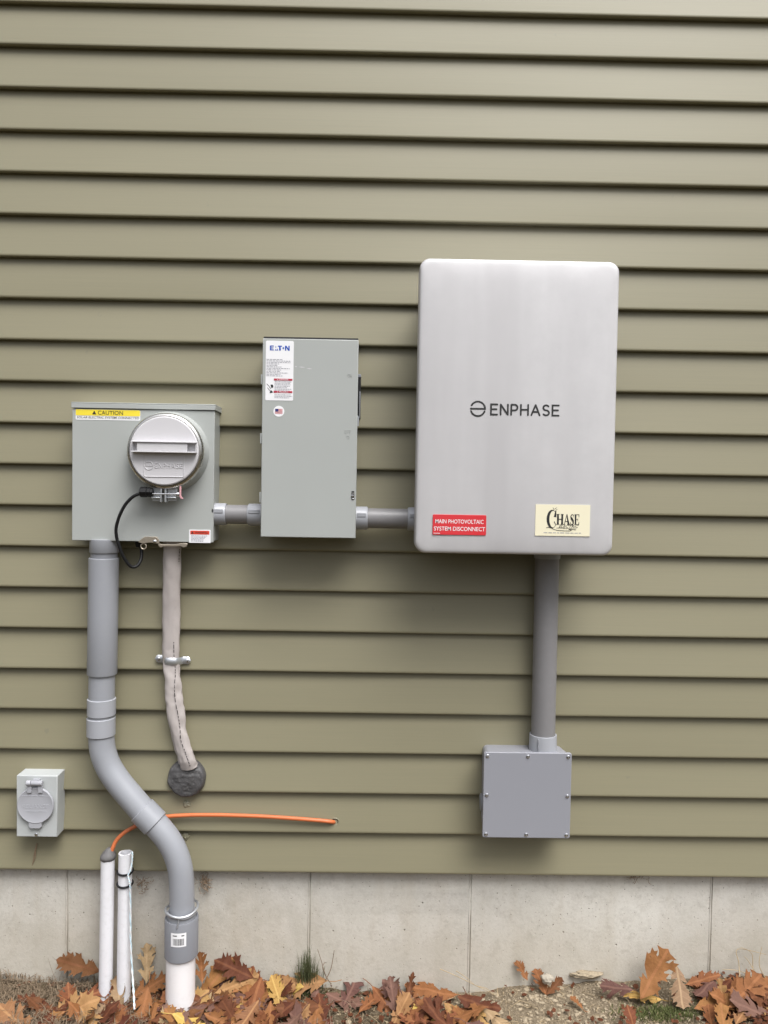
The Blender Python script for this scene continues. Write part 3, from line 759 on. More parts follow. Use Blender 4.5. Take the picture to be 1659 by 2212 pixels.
serif(q, [[(.1, 0), (.42, 0), (.42, 1), (.1, 1)], [(.42, .94), (1, .94), (1, 1), (.42, 1)], [(.42, 0), (1, 0), (1, .06), (.42, .06)], [(.42, .47), (.72, .47), (.72, .53), (.42, .53)], [(.92, .72), (1, .72), (1, .94), (.86, .94)], [(.86, .06), (1, .06), (1, .3), (.94, .3)], [(.7, .36), (.76, .36), (.76, .64), (.7, .64)], [(0, 0), (.1, 0), (.1, .05), (0, .05)], [(0, .95), (.1, .95), (.1, 1), (0, 1)]], .712, .80, .30, .635)
(xa, zc_), (xb, _) = cpx(.43, .69), cpx(.795, .69); text(q, 'ELECTRIC', xa, xb, zc_, yt, h=hS * .085, shear=.35)
ribbon(q, [cpx(.39, .745), cpx(.75, .765)], .0009, yt - .0002)
ribbon(q, [cpx(u, v) for u, v in ((.20, .745), (.235, .725), (.28, .74), (.34, .79), (.42, .825), (.52, .83), (.63, .835), (.66, .82), (.64, .79), (.615, .785))], .0011, yt - .0003)
ribbon(q, [cpx(.615, .775), cpx(.74, .80)], .0008, yt - .0004)
for u0, v0, u1, v1 in ((.315, .10, .335, .135), (.355, .125, .385, .095), (.37, .14, .395, .16), (.33, .15, .345, .155)): ribbon(q, [cpx(u0, v0), cpx(u1, v1)], .0008, yt)
q.build('lettering', M_PRINT, cst, smooth=0)
q = MB(); (xa, za), (xb, zb_) = cpx(.155, .885), cpx(.84, .915); fineprint(q, xa, xb, zb_, za, yt, 1, 21, .7, 0); q.build('fine_print', M_INKG, cst, smooth=0)
A_ = at(1043, 1199, .06); B_ = at(1124, 1204, .06)
q = MB(); q.box(A_.x, B_.x, -.095, -.045, ZB + .004, ZB + .0215); q.build('vent', M_BOXD, cab2, bevel=.002)

# ------------------------------------------------------------------ conduits between the boxes
def hpipe(name, label, px0, px1, pyc, d, xL, xR, cl0, cl1, rp_=.0285, rc_=.0335, mp=None):
    A_ = at(px0, pyc, d); B_ = at(px1, pyc + (px1 - px0) * .0155, d); z = (A_.z + B_.z) / 2
    t_ = thing(name, label, 'conduit', ((xL + xR) / 2, -d, z - rc_))
    q = MB(); q.lathe((xL, -d, z), [(0, rp_), (xR - xL, rp_)], axis='x', n=32); q.build('pipe', mp or M_PIPE, t_)
    for x, l in ((xL, cl0), (xR, -cl1)):
        q = MB(); sgn = 1 if l > 0 else -1
        if sgn > 0: q.lathe((x, -d, z), [(-.004, rc_), (l - .003, rc_), (l, rc_ - .0015), (l, rp_ + .0003), (l - .01, rp_ + .0003)], axis='x', n=32)
        else: q.lathe((x, -d, z), [(l + .01, rp_ + .0003), (l, rp_ + .0003), (l, rc_ - .0015), (l + .003, rc_), (.004, rc_)], axis='x', n=32)
        for g in (100, 115):
            pass
        q.box(x + (.009 if sgn > 0 else l + .004), x + (l - .004 if sgn > 0 else -.004), -d - rc_ - .0012, -d - rc_ + .003, z + .004, z + .013)
        q.build('coupling', M_PVCL, t_, bevel=.0006)
    return t_
mx1 = at(461, 1110, .03).x; dx0 = at(566.5, 1110, .04).x
hpipe('conduit', 'short grey conduit between the meter box and the switch box', 470, 560, 1110.5, .038, mx1 - .006, dx0 + .0, .040, .034, .0232, .0268)
dx1 = at(768, 1118, .04).x; ex0 = at(893, 1121, .05).x
hpipe('conduit', 'short grey conduit between the switch box and the silver cabinet', 771, 890, 1119, .048, dx1 - .004, ex0 + .03, .034, .044, .0242, .0280)

# vertical conduit to the junction box
D4 = .072
DP = .034
a = at(1045, 1625, D4); b_ = at(1231, 1811.5, D4)
JX0 = (a.x + at(1042.5, 1810, D4).x) / 2; JX1 = b_.x; JZT = (a.z + at(1232.6, 1627, D4).z) / 2; JZB = b_.z
A_ = at(1181, 1204, DP); B_ = at(1174, 1590, DP); xc = (A_.x + B_.x) / 2
t_ = thing('conduit', 'straight grey conduit dropping from the silver cabinet into the junction box', 'conduit', (xc, -DP, JZT))
RP = .0292
MB().lathe((xc, -DP, JZT - .002), [(0, RP), (A_.z - JZT + .03, RP)], axis='z', n=36).build('pipe', M_PIPE, t_)
q = MB(); zt2 = at(1174, 1592, DP + .03).z
q.lathe((xc, -DP, JZT - .004), [(0, .034), (zt2 - JZT - .002, .0335), (zt2 - JZT + .002, .033), (zt2 - JZT + .002, RP + .0004), (zt2 - JZT - .015, RP + .0004)], axis='z', n=36)
q.box(xc - .0185, xc - .017, -DP - .034, -DP - .02, JZT + .004, zt2 - .006)
q.build('terminal_adapter', M_PVCL, t_, bevel=.0005)
q = MB(); q.lathe((xc, -DP, A_.z - .002), [(0, .0315), (.03, .033)], axis='z', n=36); q.build('terminal_adapter', M_PVCL, t_)
jb = thing('junction_box', 'square grey junction box with a screwed cover low on the siding', 'junction box', ((JX0 + JX1) / 2, .008, JZB))
q = MB(); ins = .0075
rings = [[(x, yy, z) for x, z in rrect(JX0 + i, JX1 - i, JZB + i, JZT - i, .012, 5)] for i, yy in ((ins, .010), (.0022, -D4 + .008))]
q.loops(rings[::-1]); q.build('body', M_JB, jb, smooth=50)
q = MB(); q.prism(rrect(JX0, JX1, JZB, JZT, .005, 5), -D4, -D4 + .0078); lidj = q.build('cover', M_JB, jb, bevel=.0016, seg=3)
mg = .0088
for ix in (0, .5, 1):
    for iz in (0, .5, 1):
        if ix == .5 and iz == .5: continue
        x = JX0 + mg + (JX1 - JX0 - 2 * mg) * ix; z = JZB + mg + (JZT - JZB - 2 * mg) * iz
        q = MB(); screw(q, x, -D4, z, .0047); sc = q.build('screw', M_SCREW, lidj)
        q = MB(); slot(q, x, -D4 - .0028, z, .0045, random.uniform(0, 3)); q.build('slot', M_PVCD, sc, smooth=0)
q = MB(); pz = at(1040, 1735, .04).z; q.lathe((JX0 + .006, -.034, pz), [(-.008, .018), (-.006, .021), (.004, .021)], axis='x', n=24); q.build('side_plug', M_PVCD, jb, bevel=.0008)

# ------------------------------------------------------------------ service conduit (left)
DS = .040
sv = thing('service_conduit', 'thick grey conduit bending from the meter box down to a white pipe in the ground', 'conduit', (at(390, 2150, .06).x, -.06, at(390, 2150, .06).z))
def P4(x, y, d=DS): return at(x, y, d)
def vseg(mb, pxl, py0, py1, r0_, r1_=None, lip=None, d=DS):
    pass
A_ = P4(225, 1170); x_c = P4(223.6, 1300).x; x_l = P4(219.6, 1500).x; xm = (x_c + x_l) / 2
def zof(py, d=DS): return P4(222, py, d).z
def vlathe(name, mat, x, segs, d=DS, **k):
    """segs = (pixel height, radius) from top to bottom"""
    q = MB(); q.lathe((x, -d, 0), [(zof(py, d), r) for py, r in segs][::-1], axis='z', n=40); return q.build(name, mat, sv, **k)
vlathe('box_hub', M_PVC, x_c + .0015, [(1164, .0345), (1192, .0345), (1194, .033)], bevel=.0008)
vlathe('neck', M_PVCD, x_c + .001, [(1190, .0315), (1212, .0315)])
q = MB(); ps = P4(224.3, 1205); pe = P4(220.6, 1456)
slv = [ps + (pe - ps) * k for k in (0, .004, .5, .992, 1)]
q.tube(slv, [.0340, .0352, .0352, .0352, .0344], n=40); q.build('expansion_sleeve', M_PVC, sv, smooth=35)
q = MB(); ps = P4(220.3, 1450); pe = P4(219, 1560); q.tube([ps, pe], .0308, n=36); q.build('pipe', M_PVC, sv)
def coup(name, p, e, r, mat=M_PVC):
    q = MB(); dv = (e - p); q.tube([p, p + dv * .03, p + dv * .97, e], [r - .0018, r, r, r - .0018], n=40); return q.build(name, mat, sv, smooth=35)
coup('coupling', P4(219.5, 1508), P4(219.2, 1544), .0336, M_PVCL)
coup('coupling', P4(218.3, 1549), P4(218.3, 1588), .0338, M_PVCL)
bend1 = [(218.3, 1570), (219, 1594), (223, 1625), (235, 1657), (256.5, 1690), (283, 1722), (307, 1750), (318, 1762)]
dp1 = [.040, .040, .041, .042, .045, .048, .050, .051]
q = MB(); q.tube(smoothpath([P4(x, y, d) for (x, y), d in zip(bend1, dp1)], 8), .0306, n=36); q.build('elbow', M_PVC, sv)
coup('coupling', P4(306, 1749, .050), P4(336, 1779.5, .053), .0335, M_PVC)
bend2 = [(325, 1769), (336, 1780), (361, 1810), (379, 1842), (389.5, 1878), (392.8, 1922), (393, 1968), (393, 1985)]
dp2 = [.052, .053, .055, .057, .059, .060, .060, .060]
q = MB(); q.tube(smoothpath([P4(x, y, d) for (x, y), d in zip(bend2, dp2)], 8), .0298, n=36); q.build('elbow', M_PVC, sv)
xb_ = P4(392.2, 2010, .06).x
def zo(py): return at(392, py, .06).z
q = MB(); q.lathe((xb_, -.06, 0), [(zo(2062), .0385), (zo(2060), .0402), (zo(1981), .0402), (zo(1979), .0392), (zo(1979), .0355), (zo(1990), .0350)], axis='z', n=44, cap1=False)
cpl = q.build('coupling', M_PVCD, sv, smooth=35)
q = MB(); q.lathe((xb_, -.06, 0), [(zo(1995), .0345), (zo(1968), .0345), (zo(1967), .033), (zo(1967), .0302)], axis='z', n=44, cap1=False); q.build('reducer', M_PVC, sv, smooth=35)
q = MB(); q.lathe((xb_ - .0015, -.06, 0), [(-.12, .0352), (zo(2050), .0352)], axis='z', n=44); q.build('ground_pipe', M_WHITE, sv)
q = MB(); zr = zo(1962)
q.tube([(xb_ + .0385 * math.cos(R(g)), -.06 + .0385 * math.sin(R(g)), zr + .0035 * math.sin(R(g * 2 + 40)) + .002 * math.cos(R(g))) for g in range(0, 361, 12)], .0030, n=8)
q.tube([(xb_ + .0372 * math.cos(R(g)), -.06 + .0372 * math.sin(R(g)), zr - .005 + .002 * math.cos(R(g * 3))) for g in range(180, 341, 10)], .0022, n=8)
q.tube([(xb_ + .003, -.06 - .039, zr - .003), (xb_ + .002, -.06 - .042, zr - .014), (xb_ - .001, -.06 - .0415, zr - .026)], .0013, n=6)
q.build('wire_tie', M_GALV, sv)
a0, a1 = -math.pi / 2 - .40, -math.pi / 2 + .52; zt3, zb3 = zo(1996), zo(2025)
def curved(mb, a0, a1, z0, z1, r, n=10):
    vs = []; 
    for k in range(n + 1):
        g = a0 + (a1 - a0) * k / n; vs += [(xb_ + r * math.cos(g), -.06 + r * math.sin(g), z0), (xb_ + r * math.cos(g), -.06 + r * math.sin(g), z1)]
    mb.add(vs, [(2 * k, 2 * k + 2, 2 * k + 3, 2 * k + 1) for k in range(n)])
q = MB(); curved(q, a0, a1, zb3, zt3, .0406); bs = q.build('barcode_sticker', M_WSTICK, cpl)
q = MB(); rb = random.Random(4); g = a0 + .14
while g < a1 - .14:
    wv = rb.choice((.012, .022, .034)); curved(q, g, g + wv, zb3 + .004, zb3 + .020, .0408, 1); g += wv + rb.choice((.012, .02, .03))
for g0_, g1_ in ((a0 + .12, a0 + .38), (a1 - .28, a1 - .12)):
    curved(q, g0_, g1_, zt3 - .0075, zt3 - .005, .0408, 2)
q.build('barcode', M_PRINT, bs, smooth=0)

# ------------------------------------------------------------------ service cable with its strap and seal
rowsC = [(372.5, 1168, 17), (372, 1190, 17.4), (371.6, 1230, 17), (371.2, 1268, 16.4), (370.6, 1312, 16.2), (370, 1357, 16.0), (369.2, 1395, 16.6), (369.3, 1420, 16.2), (370.6, 1446, 16.2), (373, 1478, 16.0), (375, 1505, 16.2), (378, 1535, 16.2), (382.5, 1572, 15.2), (393, 1611, 15.6), (403, 1640, 17.0), (408.5, 1656, 17.5)]
dC = [.036, .034, .029, .024, .019, .016, .014, .0135, .014, .016, .017, .018, .018, .017, .015, .008]
pC = smoothpath([at(x, y, d) for (x, y, _), d in zip(rowsC, dC)], 10)
rC = []
for i in range(len(rowsC) - 1):
    for k in range(10): rC.append((rowsC[i][2] + (rowsC[i + 1][2] - rowsC[i][2]) * k / 10) * 1.13 * (CAM_D - .02) / F)
rC.append(rowsC[-1][2] * 1.13 * (CAM_D - .02) / F)
def wobC(i, g):
    tw = .09 * noise.noise(Vector((math.cos(g) * 3.2 + i * .02, math.sin(g) * 3.2, i * .24))) + .06 * math.cos(2 * (g - i * .045 + .6)) + .05 * math.cos(3 * g + i * .05)
    nz = noise.noise(Vector((math.cos(g) * 1.6, math.sin(g) * 1.6, i * .13))) * .16
    lo = .95 if i > 75 else .5
    crease = -.30 * math.exp(-((((g - 1.9 - .5 * math.sin(i * .035)) + math.pi) % (2 * math.pi) - math.pi) / .22) ** 2)
    return (tw + nz + crease) * lo
sc_ = thing('service_cable', 'wrinkled pale grey cable hanging from the meter box into a round putty seal', 'cable', (pC[-1].x, 0, pC[-1].z))
q = MB(); q.tube(pC, rC, n=36, flat=.62, wob=wobC); sh = q.build('sheath', M_SHEATH, sc_, smooth=180)
dash = [(397, 1386), (397.6, 1415), (399, 1440), (400, 1456), (396.5, 1486), (398, 1514), (403, 1548), (406.3, 1573), (408, 1598), (413, 1622), (417, 1641), (420, 1662)]
dash = [(260, 40), (262, 200), (275, 340), (280, 450), (268, 620), (280, 800), (320, 1000), (340, 1150), (350, 1300), (400, 1440), (440, 1550), (470, 1640)]
dash = [(331.8 + x * .168, 1380.2 + y * .168) for x, y in dash]
top_ = [(388, 1186), (387, 1200), (386.5, 1215)]
def surf_y(x, z):
    """front of the sheath at this spot"""
    i = min(range(len(pC)), key=lambda k: abs(pC[k].z - z)); dx = (x - pC[i].x) / rC[i]
    return pC[i].y - .62 * rC[i] * math.sqrt(max(.05, 1 - min(dx * dx, .95))) * 1.02
q = MB()
def dashes(line, seed):
    rr = random.Random(seed); L_ = smoothpath([(x, y, 0) for x, y in line], 14); i = 0
    while i < len(L_) - 3:
        n_ = rr.choice((2, 3, 4)); seg = L_[i:i + n_ + 1]; pts_ = []
        for s_ in seg:
            w0 = at(s_.x, s_.y, .035); y_ = surf_y(w0.x, w0.z); w0 = at(s_.x, s_.y, -y_ + .002); pts_.append(w0)
        q.tube(pts_, .0008, n=6); i += n_ + rr.choice((1, 2, 2))
dashes(top_, 5); q.build('printed_legend', M_PRINT, sh); q = MB(); dashes(dash, 3)
q.build('printed_legend', M_PRINT, sh)
st = thing('cable_strap', 'galvanised two hole strap holding the pale grey cable to the siding', 'strap', (at(370, 1424, .01).x, 0, at(370, 1424, .01).z))
A_ = at(342.5, 1422.5, .003); B_ = at(405.5, 1426.5, .003); C_ = (A_ + B_) / 2; hw = (B_.x - A_.x) / 2; sl = (B_.z - A_.z) / (B_.x - A_.x)
prof = []
for k in range(33):
    u = -1 + 2 * k / 32; x = u * (hw + .008)
    au = abs(x); R_ = .0205
    y = -.0035 if au > R_ + .004 else -.0035 - .0235 * max(0, 1 - (au / (R_ + .004)) ** 3.2)
    prof.append((x, y))
q = MB(); rings = []
for x, y in prof:
    wv = .0092; e_ = hw + .008 - abs(x)
    if e_ < .009: wv = math.sqrt(max(1e-6, .0092 ** 2 - (.0092 - e_ * .0092 / .009) ** 2)) + .0006
    zc_ = C_.z + sl * x
    rings.append([(C_.x + x, y, zc_ + wv), (C_.x + x, y - .0015, zc_ + wv * .8), (C_.x + x, y - .0032, zc_ + wv * .3), (C_.x + x, y - .0032, zc_ - wv * .3), (C_.x + x, y - .0015, zc_ - wv * .8), (C_.x + x, y, zc_ - wv)])
q.loops(rings); bd = q.build('band', M_GALV, st, smooth=35)
for sgn in (-1, 1):
    x = C_.x + sgn * (hw - .001); z = C_.z + sl * sgn * hw
    q = MB(); screw(q, x, -.0060, z, .0047); s2 = q.build('screw', M_SCREW, st)
    q = MB(); slot(q, x, -.0088, z, .0045, .7); q.build('slot', M_PVCD, s2, smooth=0)
c = at(402.4, 1682, .006); RS = 40.5 * CAM_D / F
q = MB(); rings = []
prf = [(1.0, .013), (1.02, -.002), (.99, -.008), (.95, -.0108), (.90, -.0128)] + [(.90 - .86 * k / 22, -.0128 - .005 * math.sin(math.pi / 2 * k / 22)) for k in range(1, 23)]
for k, (rr_, yy) in enumerate(prf):
    ring = []
    for i in range(72):
        g = 2 * math.pi * i / 72; u_, v_ = math.cos(g) * rr_, math.sin(g) * rr_
        n_ = noise.noise(Vector((u_ * 2.2, v_ * 2.2, 1))); n2 = noise.noise(Vector((u_ * 4.0 + 1.5 * n_, v_ * 7.0, 7))); n3 = noise.noise(Vector((u_ * 12, v_ * 14, 3)))
        rad = RS * rr_ * (1 + .035 * noise.noise(Vector((math.cos(g) * 3, math.sin(g) * 3, 4))))
        am = min(1, k / 4)
        ring.append((c.x + rad * math.cos(g), yy + am * (n_ * .0028 + n2 * .0016 + n3 * .0005), c.z + rad * math.sin(g)))
    rings.append(ring)
q.loops(rings, cap0=False)
tag(q.build('duct_seal', M_PUTTY, smooth=180, loc=(c.x, 0, c.z)), 'dark grey disc of duct putty where the pale grey cable enters the siding', 'duct seal')

def blob(name, mat, c, rx, ry, rz, label, cat, amp=.3, seed=0, group=None):
    q = MB(); rings = []
    for k in range(15):
        th = math.pi * (k + .25) / 14.5; ring = []
        for i in range(28):
            g = 2 * math.pi * i / 28; v = Vector((math.sin(th) * math.cos(g), math.cos(th), math.sin(th) * math.sin(g)))
            n_ = 1 + amp * noise.noise(v * 2.1 + Vector((seed * 3.7, 0, 0))) + amp * .6 * noise.noise(v * 5.3 + Vector((seed * 1.7, 4, 0)))
            ring.append((c.x + rx * v.x * n_, c.y + ry * v.y * n_, c.z + rz * v.z * n_))
        rings.append(ring)
    q.loops(rings)
    return tag(q.build(name, mat, smooth=180, loc=tuple(c)), label, cat, group)
blob('caulk_dab', M_CAULK, at(403, 1738, -.010), .0085, .0035, .009, 'glossy clear caulk dab on the siding just below the putty disc', 'caulk', .5, 1)
blob('caulk_dab', M_CAULK, at(401, 1806, -.012), .0085, .0035, .010, 'glossy clear caulk dab beside the lower bend of the thick grey conduit', 'caulk', .5, 2)

# ------------------------------------------------------------------ power inlet box
D5 = .038
a = at(36.5, 1675, D5); b_ = at(123.5, 1808.5, D5); X0 = (a.x + at(34.4, 1808, D5).x) / 2; X1 = b_.x; ZT = a.z; ZB = b_.z
inl = thing('inlet_box', 'small pale grey power inlet box with a round hinged flap at the left edge', 'power inlet', ((X0 + X1) / 2, .008, ZB))
MB().box(X0, X1, -D5, .010, ZB, ZT).build('body', M_INLET, inl, bevel=.0018, seg=2)
def z5(zx, zy, d=D5): return at(13.3 + zx * .09, 1632.4 + zy * .09, d)
c = z5(697, 1200, D5 + .009); RF = 39.6 * (CAM_D - D5) / F
q = MB(); q.lathe((c.x, -D5, c.z), [(-.002, RF * .93), (-.004, RF), (-.0085, RF), (-.0098, RF - .0018), (-.0092, RF - .0035), (-.0088, RF * .5), (-.0088, RF * .1)], n=56)
q.lathe((c.x, -D5, c.z), [(-.001, RF * .8), (.002, RF * .8)], n=40)
A_ = z5(525, 1600, D5 + .009); B_ = z5(857, 1752, D5 + .009)
q.prism([(A_.x - .004, A_.z + .006), (A_.x + .001, A_.z - .003), (A_.x + .001, B_.z + .005), (A_.x + .006, B_.z), (B_.x - .006, B_.z), (B_.x - .001, B_.z + .005), (B_.x - .001, A_.z - .003), (B_.x + .004, A_.z + .006)], -D5 - .0085, -D5 - .003)
flap = q.build('flap', M_FLAP, inl, bevel=.0006, smooth=35)
q = MB(); A_ = z5(395, 1250, D5 + .009); B_ = z5(1020, 1180, D5 + .009)
for stt in strokes('RELIANCE', A_.x, B_.x, A_.z, B_.z, .3): q.tube([(x, -D5 - .0089, z) for x, z in stt], .0006, n=5)
A_ = z5(440, 1330, D5 + .009); B_ = z5(985, 1330, D5 + .009); q.tube([(A_.x, -D5 - .0089, A_.z), (B_.x, -D5 - .0089, A_.z)], .0006, n=5)
A_ = z5(350, 960, D5 + .009); B_ = z5(1050, 960, D5 + .009); q.tube([(A_.x, -D5 - .0089, A_.z), (B_.x, -D5 - .0089, A_.z)], .0007, n=5)
q.build('raised_lettering', M_FLAP, flap)
hA = z5(485, 660, D5 + .012); hB = z5(868, 660, D5 + .012); hm = z5(592, 660, D5 + .012)
q = MB(); q.lathe((hA.x, -D5 - .011, hA.z), [(0, .0055), (.0006, .0064), (hm.x - hA.x - .0006, .0064), (hm.x - hA.x, .006)], axis='x', n=20)
q.lathe((hm.x + .0012, -D5 - .011, hA.z), [(0, .006), (.0006, .0064), (hB.x - hm.x - .002, .0064), (hB.x - hm.x - .0012, .0055)], axis='x', n=20)
A_ = z5(640, 545, D5 + .006); q.box(A_.x, A_.x + .016, -D5 - .007, -D5, hA.z - .002, A_.z - .002)
for u0, u1 in ((500, 608), (762, 868)):
    A_ = z5(u0, 720, D5 + .012); B_ = z5(u1, 895, D5 + .012); q.box(A_.x, B_.x, -D5 - .0125, -D5 - .0075, B_.z, A_.z + .004)
q.build('hinge', M_FLAP, inl, bevel=.0008)
q = MB(); A_ = z5(300, 1650); B_ = z5(1130, 1800)
for i in range(9):
    u = i / 8.0
    if .34 < u < .62: continue
    x = A_.x + (B_.x - A_.x) * u; q.tube([(x - .003, -D5 - .0002, A_.z), (x - .003, -D5 - .0002, B_.z)], .0007, n=5); q.tube([(x - .003, -D5 - .0002, A_.z), (x + .003, -D5 - .0002, A_.z - .003)], .0006, n=5)
c = z5(725, 1890); q = MB(); screw(q, c.x, -D5, c.z, .0042); q.build('screw', M_SCREW, inl)

# ------------------------------------------------------------------ low white pipes, orange cable, string, ties
D6 = .028
RW = .0166
def stand_pipe(px_t, py_t, px_b, py_b, d, label, closed):
    A_ = at(px_t, py_t, d); B_ = at(px_b, py_b, d); dv = (A_ - B_)
    t_ = thing('stub_pipe', label, 'pipe', tuple(B_))
    q = MB(); lo = B_ - dv * .25
    n = 28; 
    if closed: q.tube([lo, A_], RW, n=n)
    else:
        ro, ri = RW, RW * .74; rings = []
        for p, r in ((lo, ro), (A_, ro), (A_ + Vector((0, 0, .0005)), ro - .0005), (A_ + Vector((0, 0, .0005)), ri), (A_ - dv * .3, ri)):
            rings.append([p + Vector((r * math.cos(2 * math.pi * k / n), r * math.sin(2 * math.pi * k / n), (noise.noise(Vector((k * .7, r * 90, 0))) * .0012 if p.z >= A_.z else 0))) for k in range(n)])
        q.loops(rings, cap0=True, cap1=True)
    q.build('pipe', M_WHITE2, t_, smooth=40)
    return t_, A_, B_
tL, LA, LB = stand_pipe(233, 1852, 228, 2140, D6, 'weathered white pipe whose top is plugged with grey putty', True)
tR, RA, RB_ = stand_pipe(271, 1842, 267, 2146, D6, 'weathered white pipe with an open top and two black ties', False)
q = MB(); rings = []
for k, (zz_, r) in enumerate(((-.004, 1.06), (.001, 1.16), (.006, 1.12), (.011, .92), (.016, .72), (.021, .5), (.0245, .28))):
    rings.append([(LA.x + .004 * k / 6 + RW * r * math.cos(2 * math.pi * i / 24) * (1 + .1 * noise.noise(Vector((i * .6, k * .7, 2)))), LA.y + RW * r * math.sin(2 * math.pi * i / 24), LA.z + zz_ + .003 * noise.noise(Vector((i * .5, k, 8)))) for i in range(24)])
q.loops(rings); q.build('putty_plug', M_PUTTY2, tL, smooth=180)
oc = thing('orange_cable', 'orange cable running from the putty plugged white pipe behind the thick conduit into the siding', 'cable', (at(243, 1833, .02).x, -.02, at(243, 1833, .02).z))
pth = [(240, 1843), (243.6, 1832), (252, 1815), (268.8, 1798.5), (294, 1784), (325, 1772), (361, 1764), (406, 1761), (450, 1760.6), (490, 1761), (562, 1763.5), (634, 1768), (690, 1772.4), (715, 1775), (724, 1776.4)]
dpt = [.030, .028, .022, .016, .010, .008, .008, .008, .008, .007, .007, .007, .006, .003, -.012]
q = MB(); q.tube(smoothpath([at(x, y, d) for (x, y), d in zip(pth, dpt)], 8), .0049, n=14); q.build('jacket', M_ORANGE, oc)
c = at(724, 1776.5, .001); q = MB()
q.lathe((c.x, 0, c.z), [(.008, .0082), (.0035, .0085), (.0028, .0075), (.0032, .0058), (.008, .0055)], n=24, cap0=False, cap1=False); q.build('entry_hole', M_BLACK, oc)
q = MB(); q.tube([(c.x + .0088 * math.cos(R(g)), .0035, c.z + .0088 * math.sin(R(g))) for g in range(-100, 121, 20)], .0016, n=6); q.build('caulk_bead', M_CAULK, oc)
def hoop(px, py, nm, label, group):
    p = at(px, py, D6); q = MB()
    q.tube([(p.x + (RW + .0016) * math.cos(R(g)), p.y + (RW + .0016) * math.sin(R(g)), p.z + .002 * math.sin(R(g))) for g in range(0, 361, 12)], .0026, n=8)
    t_ = thing(nm, label, 'cable tie', (p.x, p.y, p.z), group)
    q.build('band', M_BLACK, t_); q = MB(); q.box(p.x + RW * .72, p.x + RW * .72 + .006, p.y - RW * .85, p.y - RW * .85 + .005, p.z - .003, p.z + .003); q.build('buckle', M_BLACK, t_, bevel=.0008)
hoop(270.5, 1881.5, 'cable_tie', 'black cable tie around the open white pipe, the upper of the two', 'cable ties on the open white pipe')
hoop(270.2, 1908, 'cable_tie', 'black cable tie around the open white pipe, the lower of the two', 'cable ties on the open white pipe')
pt = [(281, 1850, .028), (285.5, 1840, .036), (286, 1850, .045), (285, 1866, .046), (281.5, 1881, .049), (277, 1890, .049), (279, 1900, .050), (281, 1910, .050), (281.5, 1930, .047), (282, 1990, .047), (282.8, 2040, .048), (286, 2100, .051), (289, 2150, .075), (290.5, 2180, .105)]
P_ = smoothpath([at(x, y, d) for x, y, d in pt], 10)
sg = thing('pull_string', 'pale blue and white pull string hanging from the open white pipe onto the leaves', 'string', tuple(P_[-1]))
for ph, mt_ in ((0, M_STRING), (math.pi, M_STRINGW)):
    q = MB(); q.tube([p + Vector((math.cos(i * .75 + ph) * .0011, math.sin(i * .75 + ph) * .0011, 0)) for i, p in enumerate(P_)], [.0011 + .0004 * min(1, i / 90) for i in range(len(P_))], n=6); q.build('strand', mt_, sg)

# ------------------------------------------------------------------ leaves
rl_ = random.Random(77)
from mathutils.geometry import delaunay_2d_cdt
def leaf_outline(rng, wide):
    """half-lobed oak outline in units of the leaf length: (across, along)"""
    def side(sg):
        nl = rng.choice((2, 3, 3, 3)); pts = [(.006, 0.), (.035, .05), (.075, .12)]
        c = .20 + rng.uniform(-.03, .04)
        for k in range(nl):
            a = R(rng.uniform(28, 50) + 5 * k); l = ((.26, .38, .36), (.32, .40, .36))[nl == 2][k] * wide * rng.uniform(.85, 1.15)
            dx, dy = math.cos(a), math.sin(a); px_, py_ = -dy, dx
            b = rng.uniform(.055, .075); J = lambda: rng.uniform(-.012, .012)
            def P(s_, o): return (max(.03, dx * s_ + px_ * o + J()), c + dy * s_ + py_ * o + J())
            pts += [P(.13, -b * 1.1), P(l * .50, -b * .85)]
            if rng.random() < .75: pts += [P(l * .76, -b * 1.5), P(l * .74, -b * .55)]
            pts += [P(l * 1.02, rng.uniform(-.01, .02)), P(l * .78, b * .6)]
            if rng.random() < .8: pts += [P(l * .80, b * 1.45), P(l * .58, b * .85)]
            pts += [P(.12 + .02 * k, b * 1.05)]
            c += rng.uniform(.17, .23) * (3 / nl) ** .8
        c = max(c - .02, .66)
        t_ = rng.uniform(.9, 1.15)
        pts += [(.085 * wide, c), (.12 * wide * t_, c + .06), (.19 * wide * t_, min(.93, c + .15)), (.09 * wide, c + .13), (.07, min(.95, c + .19))]
        return [(sg * x, y) for x, y in pts]
    r_, l_ = side(1), side(-1)
    return r_ + [(.0, 1.0)] + l_[::-1]
